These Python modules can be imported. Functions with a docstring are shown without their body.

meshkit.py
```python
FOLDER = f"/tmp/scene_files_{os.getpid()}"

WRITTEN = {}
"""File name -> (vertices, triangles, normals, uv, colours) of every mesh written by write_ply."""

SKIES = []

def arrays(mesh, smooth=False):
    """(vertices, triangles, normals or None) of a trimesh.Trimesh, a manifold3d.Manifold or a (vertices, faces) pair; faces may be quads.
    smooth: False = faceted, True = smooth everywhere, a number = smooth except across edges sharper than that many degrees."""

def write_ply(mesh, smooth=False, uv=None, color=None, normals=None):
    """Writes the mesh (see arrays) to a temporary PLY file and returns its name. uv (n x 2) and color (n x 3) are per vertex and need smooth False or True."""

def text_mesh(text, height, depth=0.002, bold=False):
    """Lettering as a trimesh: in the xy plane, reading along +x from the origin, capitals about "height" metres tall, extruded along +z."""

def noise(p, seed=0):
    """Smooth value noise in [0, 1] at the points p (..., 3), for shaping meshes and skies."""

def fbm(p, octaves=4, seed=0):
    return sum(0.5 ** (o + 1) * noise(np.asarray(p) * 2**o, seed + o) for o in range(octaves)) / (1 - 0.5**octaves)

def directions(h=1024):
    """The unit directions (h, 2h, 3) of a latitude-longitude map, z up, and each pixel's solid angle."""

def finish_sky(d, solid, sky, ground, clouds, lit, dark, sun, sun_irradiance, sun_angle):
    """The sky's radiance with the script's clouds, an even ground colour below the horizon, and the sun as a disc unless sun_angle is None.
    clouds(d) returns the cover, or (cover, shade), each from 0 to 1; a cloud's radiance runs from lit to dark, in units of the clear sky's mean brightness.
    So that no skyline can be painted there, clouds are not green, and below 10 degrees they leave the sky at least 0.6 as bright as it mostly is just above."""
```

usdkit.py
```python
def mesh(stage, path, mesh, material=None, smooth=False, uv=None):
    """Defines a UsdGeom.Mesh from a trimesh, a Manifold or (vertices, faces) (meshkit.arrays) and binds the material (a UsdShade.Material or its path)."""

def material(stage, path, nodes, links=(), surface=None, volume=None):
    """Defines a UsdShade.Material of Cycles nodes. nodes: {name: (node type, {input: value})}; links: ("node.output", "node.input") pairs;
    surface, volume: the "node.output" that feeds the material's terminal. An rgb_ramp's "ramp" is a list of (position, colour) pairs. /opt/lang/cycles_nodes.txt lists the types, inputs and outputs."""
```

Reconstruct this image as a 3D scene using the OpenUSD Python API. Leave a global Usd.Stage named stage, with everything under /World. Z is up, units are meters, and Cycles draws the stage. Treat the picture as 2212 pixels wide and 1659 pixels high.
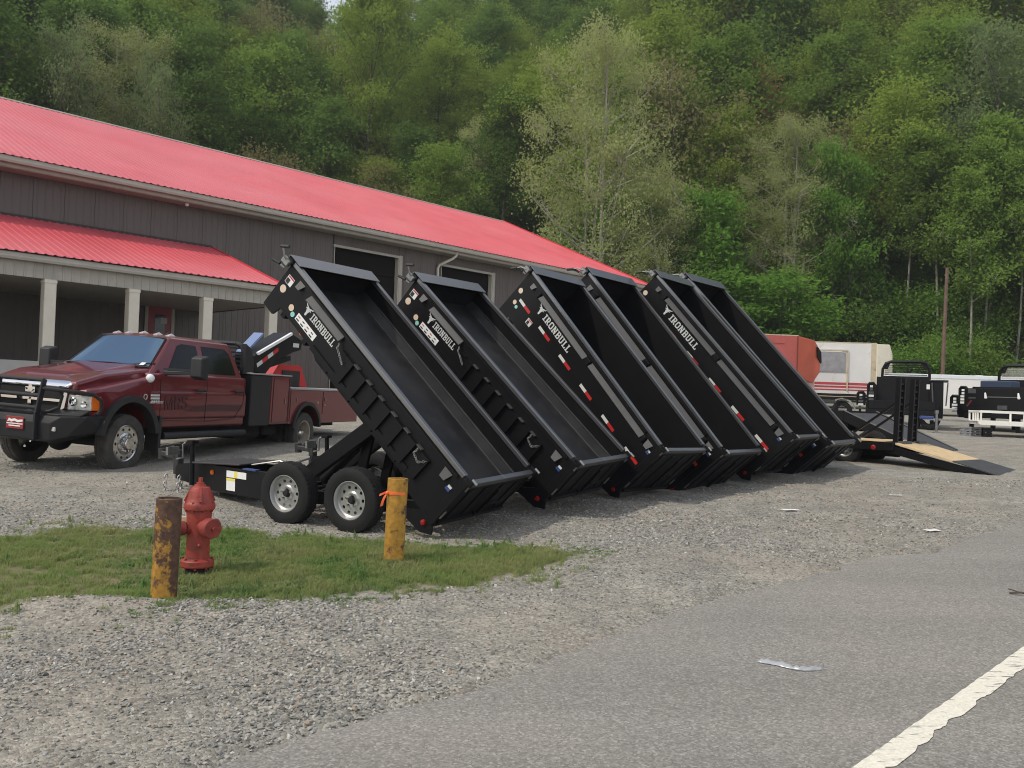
import math, random
import numpy as np
import trimesh, manifold3d as m3
from shapely.geometry import Polygon, Point, box as sbox, LineString
from shapely.ops import unary_union
from shapely import affinity
import usdkit, meshkit
from pxr import Usd, UsdGeom, UsdLux, UsdShade, Gf, Sdf, Vt

stage = Usd.Stage.CreateInMemory()
UsdGeom.SetStageUpAxis(stage, UsdGeom.Tokens.z)
UsdGeom.SetStageMetersPerUnit(stage, 1.0)
UsdGeom.Xform.Define(stage, '/World')
UsdGeom.Scope.Define(stage, '/World/Looks')
stage.SetDefaultPrim(stage.GetPrimAtPath('/World'))
rng = np.random.default_rng(7)
rad = math.radians

# ------------------------------------------------------------------ camera
EYE = np.array([0, 0, 1.6]); ROLL = rad(2.0); PITCH = math.atan((861 - 829.5) * math.cos(ROLL) / 1848)
cam = UsdGeom.Camera.Define(stage, '/World/camera')
_f = np.array([0, math.cos(PITCH), math.sin(PITCH)]); _u = np.array([0, -math.sin(PITCH), math.cos(PITCH)]); _r = np.array([1., 0, 0])
RIGHT = math.cos(ROLL) * _r + math.sin(ROLL) * _u
UP = -math.sin(ROLL) * _r + math.cos(ROLL) * _u
cam.AddTransformOp().Set(Gf.Matrix4d(*RIGHT, 0, *UP, 0, *(-_f), 0, *EYE, 1))
cam.CreateHorizontalApertureAttr(36.0); cam.CreateVerticalApertureAttr(27.0)
cam.CreateFocalLengthAttr(1848 / 2212 * 36.0)
cam.CreateClippingRangeAttr(Gf.Vec2f(0.1, 2000))
cam.CreateExposureAttr(EXPO := 0.12)

# ------------------------------------------------------------------ sky and sun
SUN = np.array([-0.87, -0.46, 0.0]); SUN /= np.linalg.norm(SUN); SUN_EL = rad(50)
SUN = np.array([SUN[0] * math.cos(SUN_EL), SUN[1] * math.cos(SUN_EL), math.sin(SUN_EL)])
sky = UsdLux.DomeLight.Define(stage, '/World/sky')
sky.CreateIntensityAttr(1.0)
skym = usdkit.material(stage, '/World/Looks/sky_look', {
    'sky': ('sky_texture', {'sky_type': 'single_scattering', 'sun_disc': False, 'sun_elevation': SUN_EL, 'sun_rotation': math.atan2(SUN[0], SUN[1]), 'aerosol_density': 2.0}),
    'tc': ('texture_coordinate', {}),
    'n': ('noise_texture', {'scale': 2.6, 'detail': 6.0, 'roughness': 0.58}),
    'r': ('rgb_ramp', {'ramp': [(0.0, (0.05,) * 3), (0.42, (0.10,) * 3), (0.56, (0.75,) * 3), (1, (0.95,) * 3)]}),
    'cl': ('color', {'value': (8.6, 8.6, 8.7)}),
    'mx': ('mix_color', {'use_clamp': False}),
    'bg': ('background_shader', {'strength': 0.13})},
    [('tc.generated', 'n.vector'), ('n.fac', 'r.fac'), ('r.color', 'mx.fac'), ('sky.color', 'mx.a'), ('cl.color', 'mx.b'), ('mx.result', 'bg.color')], surface='bg.background')
UsdShade.MaterialBindingAPI.Apply(sky.GetPrim()).Bind(skym)
sky.GetPrim().SetCustomDataByKey('kind', 'structure')
sun = UsdLux.DistantLight.Define(stage, '/World/sun')
sun.CreateIntensityAttr(0.62); sun.CreateAngleAttr(1.5); sun.CreateNormalizeAttr(True); sun.CreateColorAttr(Gf.Vec3f(1.0, 0.92, 0.80))
_z = SUN; _x = np.cross([0, 0, 1], _z); _x /= np.linalg.norm(_x); _y = np.cross(_z, _x)
sun.AddTransformOp().Set(Gf.Matrix4d(*_x, 0, *_y, 0, *_z, 0, 0, 0, 60, 1))

# ------------------------------------------------------------------ helpers
used = {}
def numbered(parent, name):
    k = parent + '/' + name
    n = used.get(k, -1) + 1; used[k] = n
    return k if n == 0 else k + '_%03d' % n
def data(p, **kw):
    for k, v in kw.items():
        if v: p.SetCustomDataByKey(k, v)
def thing(name, label, cat, loc=(0, 0, 0), rot=(0, 0, 0), scale=1.0, group=None, kind=None):
    path = numbered('/World', name); x = UsdGeom.Xform.Define(stage, path)
    x.AddTranslateOp().Set(Gf.Vec3d(*map(float, loc))); x.AddRotateXYZOp().Set(Gf.Vec3f(*map(float, rot)))
    s = (scale,) * 3 if np.ndim(scale) == 0 else scale
    x.AddScaleOp().Set(Gf.Vec3f(*map(float, s)))
    data(x.GetPrim(), label=label, category=cat, group=group, kind=kind)
    return path
def copy_of(src, label, loc, rot=(0, 0, 0), scale=1.0, group=None):
    was = stage.GetPrimAtPath(src); cd = was.GetCustomData()
    base = src.rsplit('/', 1)[1]
    if base[-4:-3] == '_' and base[-3:].isdigit(): base = base[:-4]
    path = thing(base, label or cd['label'], cd['category'], loc, rot, scale, (group if group is not None else cd.get('group')))
    p = stage.GetPrimAtPath(path); p.GetReferences().AddInternalReference(src); p.SetInstanceable(True)
    return path
def cat(ms): return trimesh.util.concatenate([m for m in ms if m is not None])
def obj(parent, name, mesh, mat, smooth=False, label=None, kind=None):
    if isinstance(mesh, list): mesh = cat(mesh)
    path = numbered(parent, name); m = usdkit.mesh(stage, path, mesh, mat, smooth=smooth)
    data(m.GetPrim(), label=label, kind=kind)
    return path
def objs(parent, name, meshes, mat, smooth=False):
    return [obj(parent, name, m, mat, smooth) for m in meshes]
def solo(name, mesh, mat, label, category, smooth=False, group=None, kind=None):
    path = obj('/World', name, mesh, mat, smooth)
    data(stage.GetPrimAtPath(path), label=label, category=category, group=group, kind=kind)
    return path
def rotm(axis, deg): return trimesh.transformations.rotation_matrix(rad(deg), axis)
def bx(x0, x1, y0, y1, z0, z1, c=0.0):
    """box, with chamfered edges if c"""
    if c <= 0:
        m = trimesh.creation.box((abs(x1 - x0), abs(y1 - y0), abs(z1 - z0)))
        m.apply_translation(((x0 + x1) / 2, (y0 + y1) / 2, (z0 + z1) / 2)); return m
    P = []
    for x, sx in ((min(x0, x1), 1), (max(x0, x1), -1)):
        for y, sy in ((min(y0, y1), 1), (max(y0, y1), -1)):
            for z, sz in ((min(z0, z1), 1), (max(z0, z1), -1)):
                P += [(x, y + sy * c, z + sz * c), (x + sx * c, y, z + sz * c), (x + sx * c, y + sy * c, z)]
    return trimesh.Trimesh(P, trimesh.convex.convex_hull(np.array(P)).faces, process=False) if False else trimesh.convex.convex_hull(np.array(P))
def bar(a, b, w, h=None, up=(0, 0, 1), c=0.0):
    """rectangular bar from a to b, w wide, h deep along up"""
    a, b = np.array(a, float), np.array(b, float); h = h or w
    d = b - a; L = np.linalg.norm(d); d /= L
    s = np.cross(d, up)
    if np.linalg.norm(s) < 1e-6: s = np.cross(d, (1, 0, 0))
    s /= np.linalg.norm(s); u = np.cross(s, d)
    m = bx(0, L, -w / 2, w / 2, -h / 2, h / 2, c)
    T = np.eye(4); T[:3, 0] = d; T[:3, 1] = -s; T[:3, 2] = u; T[:3, 3] = a
    if np.linalg.det(T[:3, :3]) < 0: T[:3, 1] = s
    m.apply_transform(T); return m
def tube(pts, r, n=8, closed=False, r1=None):
    pts = np.array(pts, float); k = len(pts); V = []; F = []
    rr = np.linspace(r, r if r1 is None else r1, k)
    t = np.gradient(pts, axis=0) if not closed else (np.roll(pts, -1, 0) - np.roll(pts, 1, 0))
    t /= np.maximum(np.linalg.norm(t, axis=1, keepdims=True), 1e-9)
    ref = np.array([0, 0, 1.]) if abs(t[0][2]) < .9 else np.array([1., 0, 0])
    for i in range(k):
        s = np.cross(t[i], ref); s /= max(np.linalg.norm(s), 1e-9); u = np.cross(s, t[i]); ref = u
        a = np.arange(n) * 2 * np.pi / n
        V.append(pts[i] + rr[i] * (np.cos(a)[:, None] * s + np.sin(a)[:, None] * u))
    V = np.concatenate(V); m = k if closed else k - 1
    for i in range(m):
        for j in range(n):
            p, q = i * n + j, i * n + (j + 1) % n; r_, s_ = ((i + 1) % k) * n + j, ((i + 1) % k) * n + (j + 1) % n
            F += [(p, q, s_), (p, s_, r_)]
    if not closed:
        F += [(0, j + 1, j) for j in range(1, n - 1)] + [((k - 1) * n, (k - 1) * n + j, (k - 1) * n + j + 1) for j in range(1, n - 1)]
    return trimesh.Trimesh(V, np.array(F)[:, ::-1], process=False)
def arc(cx, cy, r, a0, a1, n=8): return [(cx + r * math.cos(rad(a)), cy + r * math.sin(rad(a))) for a in np.linspace(a0, a1, n)]
def cyl(a, b, r, n=16, r1=None): return tube([a, b], r, n, r1=r1)
def revolve(prof, n=32, axis='z', mod=None):
    """prof: (radius, height) pairs; closed ends if radius 0"""
    prof = np.array(prof, float); k = len(prof); a = np.arange(n) * 2 * np.pi / n
    V = np.zeros((k, n, 3)); R = np.repeat(prof[:, :1], n, 1)
    if mod is not None: R = R + mod(prof, a)
    V[..., 0] = R * np.cos(a); V[..., 1] = R * np.sin(a); V[..., 2] = prof[:, 1:2]
    F = []
    for i in range(k - 1):
        for j in range(n):
            p, q = i * n + j, i * n + (j + 1) % n
            F += [(p, q, q + n), (p, q + n, p + n)]
    m = trimesh.Trimesh(V.reshape(-1, 3), F, process=False)
    if axis == 'y': m.apply_transform(rotm((1, 0, 0), 90))   # +z -> -y
    if axis == 'x': m.apply_transform(rotm((0, 1, 0), 90))   # +z -> +x
    return m
def ext(poly, h, engine='earcut'):
    gs = getattr(poly, 'geoms', [poly])
    return cat([trimesh.creation.extrude_polygon(g, h, engine=engine) for g in gs if g.area > 1e-9])
def prism(poly, y0, y1):
    """polygon given in (x, z), extruded in y"""
    if not hasattr(poly, 'geom_type'): poly = Polygon(poly)
    m = ext(poly, abs(y1 - y0))                       # (x, z, h)
    T = np.array([[1, 0, 0, 0], [0, 0, -1, max(y0, y1)], [0, 1, 0, 0], [0, 0, 0, 1.]])
    m.apply_transform(T); return m
def hull(points, r=0.0, n=12):
    """hull of spheres at the points"""
    m3.set_circular_segments(n)
    if r <= 0: return m3.Manifold.hull_points(np.array(points, float))
    s = m3.Manifold.sphere(r, n)
    return m3.Manifold.batch_hull([s.translate(tuple(map(float, p))) for p in points])
def tm(man):
    m = man.to_mesh(); return trimesh.Trimesh(m.vert_properties[:, :3], m.tri_verts, process=False)
def mv(m, t=(0, 0, 0), rx=0, ry=0, rz=0):
    m = m.copy()
    if rx: m.apply_transform(rotm((1, 0, 0), rx))
    if ry: m.apply_transform(rotm((0, 1, 0), ry))
    if rz: m.apply_transform(rotm((0, 0, 1), rz))
    m.apply_translation(t); return m
def quad(a, b, c, d): return trimesh.Trimesh([a, b, c, d], [(0, 1, 2), (0, 2, 3)], process=False)
def gridmesh(X, Y, Z):
    h, w = X.shape; V = np.stack([X, Y, Z], -1).reshape(-1, 3); i = np.arange(h * w).reshape(h, w)
    a, b, c, d = i[:-1, :-1].ravel(), i[:-1, 1:].ravel(), i[1:, 1:].ravel(), i[1:, :-1].ravel()
    return trimesh.Trimesh(V, np.concatenate([np.stack([a, b, c], 1), np.stack([a, c, d], 1)]), process=False)
def scatter(name, protos, mats, pos, idx, quats, scales, label, category=None, kind='stuff'):
    path = '/World/' + name; pi = UsdGeom.PointInstancer.Define(stage, path)
    for i, (m, mt) in enumerate(zip(protos, mats)):
        usdkit.mesh(stage, path + '/piece_%03d' % i, m, mt); pi.CreatePrototypesRel().AddTarget(path + '/piece_%03d' % i)
    pi.CreatePositionsAttr(Vt.Vec3fArray.FromNumpy(pos.astype(np.float32)))
    pi.CreateProtoIndicesAttr(Vt.IntArray.FromNumpy(idx.astype(np.int32)))
    q = np.asarray(quats, np.float32)
    pi.CreateOrientationsAttr(Vt.QuathArray([Gf.Quath(float(w), float(x), float(y), float(z)) for w, x, y, z in q]))
    s = np.asarray(scales, np.float32); s = np.repeat(s[:, None], 3, 1) if s.ndim == 1 else s
    pi.CreateScalesAttr(Vt.Vec3fArray.FromNumpy(s))
    data(pi.GetPrim(), label=label, category=category, kind=kind)
def zquats(a): return np.stack([np.cos(a / 2), 0 * a, 0 * a, np.sin(a / 2)], 1)
def rquats(n, r):
    q = r.normal(size=(n, 4)); return q / np.linalg.norm(q, axis=1, keepdims=True)

# ------------------------------------------------------------------ materials
LK = '/World/Looks/'
def mat(name, col, rough=0.5, metal=0.0, var=0.0, vscale=3.0, bump=0.0, bscale=40.0, coat=0.0, spec=0.5, dirt=None, dscale=2.0, dlo=0.55, dhi=0.75, obj_space=False, **kw):
    n = {'p': ('principled_bsdf', {'base_color': col, 'roughness': rough, 'metallic': metal, 'coat_weight': coat, 'specular_ior_level': spec, **kw})}; l = []
    src = None
    n['g'] = ('texture_coordinate', {}) if obj_space else ('geometry', {})
    pos = 'g.object' if obj_space else 'g.position'
    if var:
        n['n'] = ('noise_texture', {'scale': vscale, 'detail': 5.0, 'roughness': 0.6}); l.append((pos, 'n.vector'))
        lo = tuple(c * (1 - var) for c in col); hi = tuple(min(1, c * (1 + var)) for c in col)
        n['r'] = ('rgb_ramp', {'ramp': [(0.3, lo), (0.7, hi)]}); l.append(('n.fac', 'r.fac')); src = 'r.color'
    if dirt is not None:
        n['dn'] = ('noise_texture', {'scale': dscale, 'detail': 7.0, 'roughness': 0.65}); l.append((pos, 'dn.vector'))
        n['dr'] = ('rgb_ramp', {'ramp': [(dlo, (0,) * 3), (dhi, (1,) * 3)]}); l.append(('dn.fac', 'dr.fac'))
        n['dm'] = ('mix_color', {'a': col, 'b': dirt})
        if src: l.append((src, 'dm.a'))
        l.append(('dr.color', 'dm.fac')); src = 'dm.result'
    if src: l.append((src, 'p.base_color'))
    if bump:
        n['bn'] = ('noise_texture', {'scale': bscale, 'detail': 4.0}); l.append((pos, 'bn.vector'))
        n['b'] = ('bump', {'strength': bump, 'distance': 0.02}); l += [('bn.fac', 'b.height'), ('b.normal', 'p.normal')]
    return usdkit.material(stage, LK + name, n, l, surface='p.BSDF')
def leafmat(name, col, var=0.35, trans=0.5):
    col = tuple(min(.6, c * k_) for c, k_ in zip(col, (2.95, 2.80, 2.55)))
    lo = tuple(c * (1 - var) for c in col); hi = tuple(c * (1 + var) for c in col)
    yel = (hi[0] * 1.12, hi[1] * 1.05, hi[2] * 0.85)
    return usdkit.material(stage, LK + name, {
        'g': ('geometry', {}), 'r': ('rgb_ramp', {'ramp': [(0, lo), (0.5, col), (0.85, hi), (1, yel)]}),
        'oi': ('object_info', {}), 'hm': ('map_range', {'from_min': 0., 'from_max': 1., 'to_min': 0.78, 'to_max': 1.22}),
        'hv': ('hsv', {'saturation': 1.0}),
        'd': ('diffuse_bsdf', {}), 't': ('translucent_bsdf', {}), 'm': ('mix_closure', {'fac': trans})},
        [('g.random_per_island', 'r.fac'), ('oi.random', 'hm.value'), ('hm.result', 'hv.value'), ('r.color', 'hv.color'), ('hv.color', 'd.color'), ('hv.color', 't.color'), ('d.BSDF', 'm.closure1'), ('t.BSDF', 'm.closure2')], surface='m.closure')
BLACK = mat('black_gloss_paint', (0.0052, 0.0052, 0.0062), 0.40, bump=0.03, bscale=9, var=0.2, vscale=3, spec=.22)
BEDFL = mat('scuffed_black_floor', (0.007, 0.007, 0.008), 0.48, spec=.26, var=.3, vscale=2.5, dirt=(0.028, 0.027, 0.026), dscale=2.4, dlo=.40, dhi=.78)
LEDGE = mat('grey_primed_steel', (0.062, 0.061, 0.059), 0.42, var=.12, vscale=4)
RAIL = mat('worn_black_rail', (0.014, 0.014, 0.015), 0.32, ior=2.7, var=.3, vscale=5)
SEAM = mat('worn_seam_steel', (0.045, 0.045, 0.046), 0.4, ior=1.8, var=.3, vscale=6)
BLACKIN = mat('black_bed_paint', (0.006, 0.006, 0.007), 0.5, spec=.30, dirt=(0.030, 0.029, 0.028), dscale=1.6, dlo=.42, dhi=.78, var=0.3, vscale=2.5, bump=0.08, bscale=5)
PLAST = mat('black_plastic', (0.012, 0.012, 0.013), 0.55, bump=0.1, bscale=120)
TYRE = mat('tyre_rubber', (0.009, 0.009, 0.0095), 0.75, spec=.3, var=0.25, vscale=8, bump=0.15, bscale=90)
TYRED = mat('dusty_tyre_rubber', (0.046, 0.042, 0.037), 0.85, var=0.4, vscale=6, bump=0.3, bscale=60)
SILVER = mat('silver_wheel_paint', (0.36, 0.36, 0.35), 0.34, metal=0.55, var=0.1)
ALU = mat('polished_aluminium', (0.62, 0.61, 0.60), 0.22, metal=1.0, var=0.12, vscale=10)
CHROME = mat('chrome', (0.75, 0.76, 0.78), 0.08, metal=1.0)
ZINC = mat('zinc_plated_steel', (0.26, 0.26, 0.25), 0.38, metal=0.9, var=0.2, vscale=30)
HOLE = mat('dark_recess', (0.006, 0.006, 0.006), 0.8)
WHITE = mat('white_vinyl', (0.72, 0.73, 0.72), 0.45)
LETTER = mat('letter_white_vinyl', (0.52, 0.54, 0.53), 0.45)
SILVT = mat('silver_reflective_tape', (0.55, 0.56, 0.53), 0.4)
REDT = mat('red_reflective_tape', (0.42, 0.020, 0.018), 0.4)
INK = mat('black_ink', (0.02, 0.02, 0.02), 0.6)
INKR = mat('red_ink', (0.45, 0.04, 0.05), 0.6)
YELLOWV = mat('yellow_vinyl', (0.70, 0.60, 0.10), 0.5)
TEAL = mat('teal_vinyl', (0.25, 0.55, 0.48), 0.5)
TAN = mat('tan_vinyl', (0.62, 0.50, 0.38), 0.5)
BLUEV = mat('blue_vinyl', (0.03, 0.06, 0.20), 0.4)
AMBER = mat('amber_lens', (0.62, 0.13, 0.01), 0.25)
REDL = mat('red_lens', (0.24, 0.010, 0.010), 0.2)
# ------------------------------------------------------------------ ground, road, hillside
def pq(x, y): return .714 * x + .7 * y, -.7 * x + .714 * y
def xy(p, q): return .714 * p - .7 * q, .7 * p + .714 * q
def zg(x, y):
    p, q = pq(x, y)
    return .03 * p + .02 * np.logaddexp(0, (q - 7.5) * 1.5)
def smax(a, b, k=6.0): return np.logaddexp(a / k, b / k) * k
def hill(x, y):
    p, q = pq(x, y)
    d = smax(q - 55, y + .3 * x - 64.5, 3.0)
    s = np.minimum(d, 68 + 0 * d); 
    return np.where(d > 68, 68 + (d - 68) * .15, d), d
GRASS = Polygon([(-8, 6.9), (-6.2, 7.6), (-4.74, 8.1), (-4.5, 8.62), (-4.1, 8.75), (-3.6, 8.8), (-2.77, 8.7), (-1.85, 8.5), (-1.17, 8.45), (-0.45, 8.35), (-0.1, 8.30), (0.40, 8.3), (0.72, 8.0), (0.5, 7.5), (0.05, 6.9), (-0.5, 6.55), (-0.89, 6.3), (-1.55, 6.2), (-1.99, 6.05), (-2.35, 5.96), (-2.68, 5.95), (-3.05, 5.9), (-3.2, 5.62), (-3.6, 5.3), (-5, 4.9), (-8, 4.2)]).buffer(.05).buffer(-.05)
_gb = np.array(GRASS.exterior.coords)
def inside(P):
    c = np.zeros(len(P), bool); a, b = _gb[:-1], _gb[1:]
    for i in range(len(a)):
        cond = (a[i, 1] > P[:, 1]) != (b[i, 1] > P[:, 1])
        with np.errstate(divide='ignore', invalid='ignore'):
            xi = (b[i, 0] - a[i, 0]) * (P[:, 1] - a[i, 1]) / (b[i, 1] - a[i, 1]) + a[i, 0]
        c ^= cond & (P[:, 0] < xi)
    return c
def grass_sd(x, y):
    P = np.stack([x, y], -1).astype(float); sh = P.shape[:-1]; P = P.reshape(-1, 2); a, b = _gb[:-1], _gb[1:]; D = np.full(len(P), 1e9)
    for i in range(len(a)):
        ab = b[i] - a[i]; t = np.clip(((P - a[i]) @ ab) / max(ab @ ab, 1e-9), 0, 1); D = np.minimum(D, np.linalg.norm(P - a[i] - t[:, None] * ab, axis=1))
    return np.where(inside(P), D, -D).reshape(sh)
_ex = [-30, -8, 0, 1.46, 1.9, 2.6, 3.13, 4.05, 4.7, 5.74, 6.48, 7.03, 7.25, 7.41, 8.17, 8.45, 8.71, 9.32, 10.2, 10.5, 11.6, 14, 20, 40, 90]
_ey = [3.3, 3.3, 3.25, 3.27, 3.33, 3.30, 3.26, 3.33, 3.38, 3.42, 3.34, 3.26, 3.25, 3.37, 3.28, 3.10, 2.99, 3.06, 3.05, 2.92, 3.0, 3.05, 3.0, 3.0, 3.0]
def road_edge(p): return np.interp(p, _ex, _ey) + .06 * (meshkit.noise(np.stack([np.asarray(p) * 1.7, 0 * p, 0 * p], -1), 5) - .5) + .035 * (meshkit.noise(np.stack([np.asarray(p) * 7, 0 * p, 0 * p], -1), 6) - .5)
def fb(x, y, s, o=3, seed=0): return meshkit.fbm(np.stack([x * s, y * s, 0 * x], -1), o, seed)
def ground_z(x, y):
    p, q = pq(x, y); z = zg(x, y)
    k = np.clip((q - road_edge(p)) / .25, 0, 1); k = k * k * (3 - 2 * k)
    und = .05 * (fb(x, y, .8, 3, 1) - .5) + .03 * (fb(x, y, 3.0, 3, 2) - .5) + .012 * (fb(x, y, 11., 2, 3) - .5)
    mound = .10 * np.exp(-(((x + 2.95) / .75) ** 2 + ((y - 5.78 - .12 * (x + 3)) / .30) ** 2)) + .05 * np.exp(-(((x + 1.7) / .8) ** 2 + ((y - 5.75) / .35) ** 2)) + .04 * np.exp(-(((p - 1.5) / 3) ** 2 + ((q - 4.6) / .5) ** 2))
    far = np.clip((np.hypot(x, y) - 25) / 20, 0, 1)
    return z + (und * (1 - .7 * far) + mound) * k - .045 * (1 - k)
gx = np.concatenate([np.linspace(-120, -14, 40)[:-1], np.linspace(-14, -8, 40)[:-1], np.linspace(-8, 6, 220)[:-1], np.linspace(6, 16, 90)[:-1], np.linspace(16, 110, 50)])
gy = np.concatenate([np.linspace(-30, 1.5, 16)[:-1], np.linspace(1.5, 12, 170)[:-1], np.linspace(12, 24, 90)[:-1], np.linspace(24, 130, 60)])
GX, GY = np.meshgrid(gx, gy); GZ = ground_z(GX, GY)
gm = gridmesh(GX, GY, GZ)
GM = usdkit.material(stage, LK + 'gravel_lot', {
    'g': ('geometry', {}),
    'v': ('voronoi_texture', {'scale': 62.0, 'randomness': 1.0}), 'vb': ('voronoi_texture', {'scale': 62.0, 'feature': 'distance_to_edge'}),
    'sv': ('separate_color', {}), 'cr': ('rgb_ramp', {'ramp': [(0, (0.15, 0.145, 0.126)), (.45, (0.243, 0.235, 0.203)), (.8, (0.315, 0.303, 0.263)), (1, (0.40, 0.385, 0.335))]}),
    'n2': ('noise_texture', {'scale': 0.55, 'detail': 6.0, 'roughness': 0.62}), 'r2': ('rgb_ramp', {'ramp': [(.42, (0,) * 3), (.62, (1,) * 3)]}),
    'm2': ('mix_color', {'b': (0.285, 0.235, 0.185)}), 'f2': ('math', {'math_type': 'multiply', 'value2': 0.38}),
    'n3': ('noise_texture', {'scale': 2.2, 'detail': 5.0, 'roughness': 0.7}), 'r3': ('rgb_ramp', {'ramp': [(.3, (.72,) * 3), (.7, (1.18,) * 3)]}), 'm3': ('mix_color', {'blend_type': 'multiply', 'fac': 1.0, 'use_clamp': False}),
    'at': ('attribute', {'attribute': 'grassmask'}), 'gc': ('rgb_ramp', {'ramp': [(.3, (0.10, 0.105, 0.045)), (.55, (0.15, 0.145, 0.075)), (.75, (0.21, 0.175, 0.105))]}), 'm4': ('mix_color', {}),
    'bm': ('math', {'math_type': 'multiply', 'value2': 1.0}), 'b': ('bump', {'strength': 0.8, 'distance': 0.010}), 'p': ('principled_bsdf', {'roughness': 0.9, 'specular_ior_level': 0.25})},
    [('g.position', 'v.vector'), ('g.position', 'vb.vector'), ('v.color', 'sv.color'), ('sv.r', 'cr.fac'), ('g.position', 'n2.vector'), ('n2.fac', 'r2.fac'), ('r2.color', 'f2.value1'), ('f2.value', 'm2.fac'), ('cr.color', 'm2.a'),
     ('g.position', 'n3.vector'), ('n3.fac', 'r3.fac'), ('m2.result', 'm3.a'), ('r3.color', 'm3.b'), ('at.fac', 'm4.fac'), ('n3.fac', 'gc.fac'), ('m3.result', 'm4.a'), ('gc.color', 'm4.b'), ('m4.result', 'p.base_color'),
     ('vb.distance', 'b.height'), ('b.normal', 'p.normal')], surface='p.BSDF')
gp = solo('ground', gm, GM, 'grey gravel lot', None, smooth=True, kind='structure')
V = np.array(gm.vertices); near = (V[:, 0] > -9) & (V[:, 0] < 2) & (V[:, 1] > 3.5) & (V[:, 1] < 10)
mask = np.zeros(len(V)); sd = grass_sd(V[near, 0], V[near, 1]); mask[near] = np.clip((sd + .62 * (fb(V[near, 0], V[near, 1], 3., 4, 9) - .5) + .02) / .22, 0, 1)
UsdGeom.PrimvarsAPI(stage.GetPrimAtPath(gp)).CreatePrimvar('grassmask', Sdf.ValueTypeNames.FloatArray, 'vertex').Set(Vt.FloatArray.FromNumpy(mask.astype(np.float32)))

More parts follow.
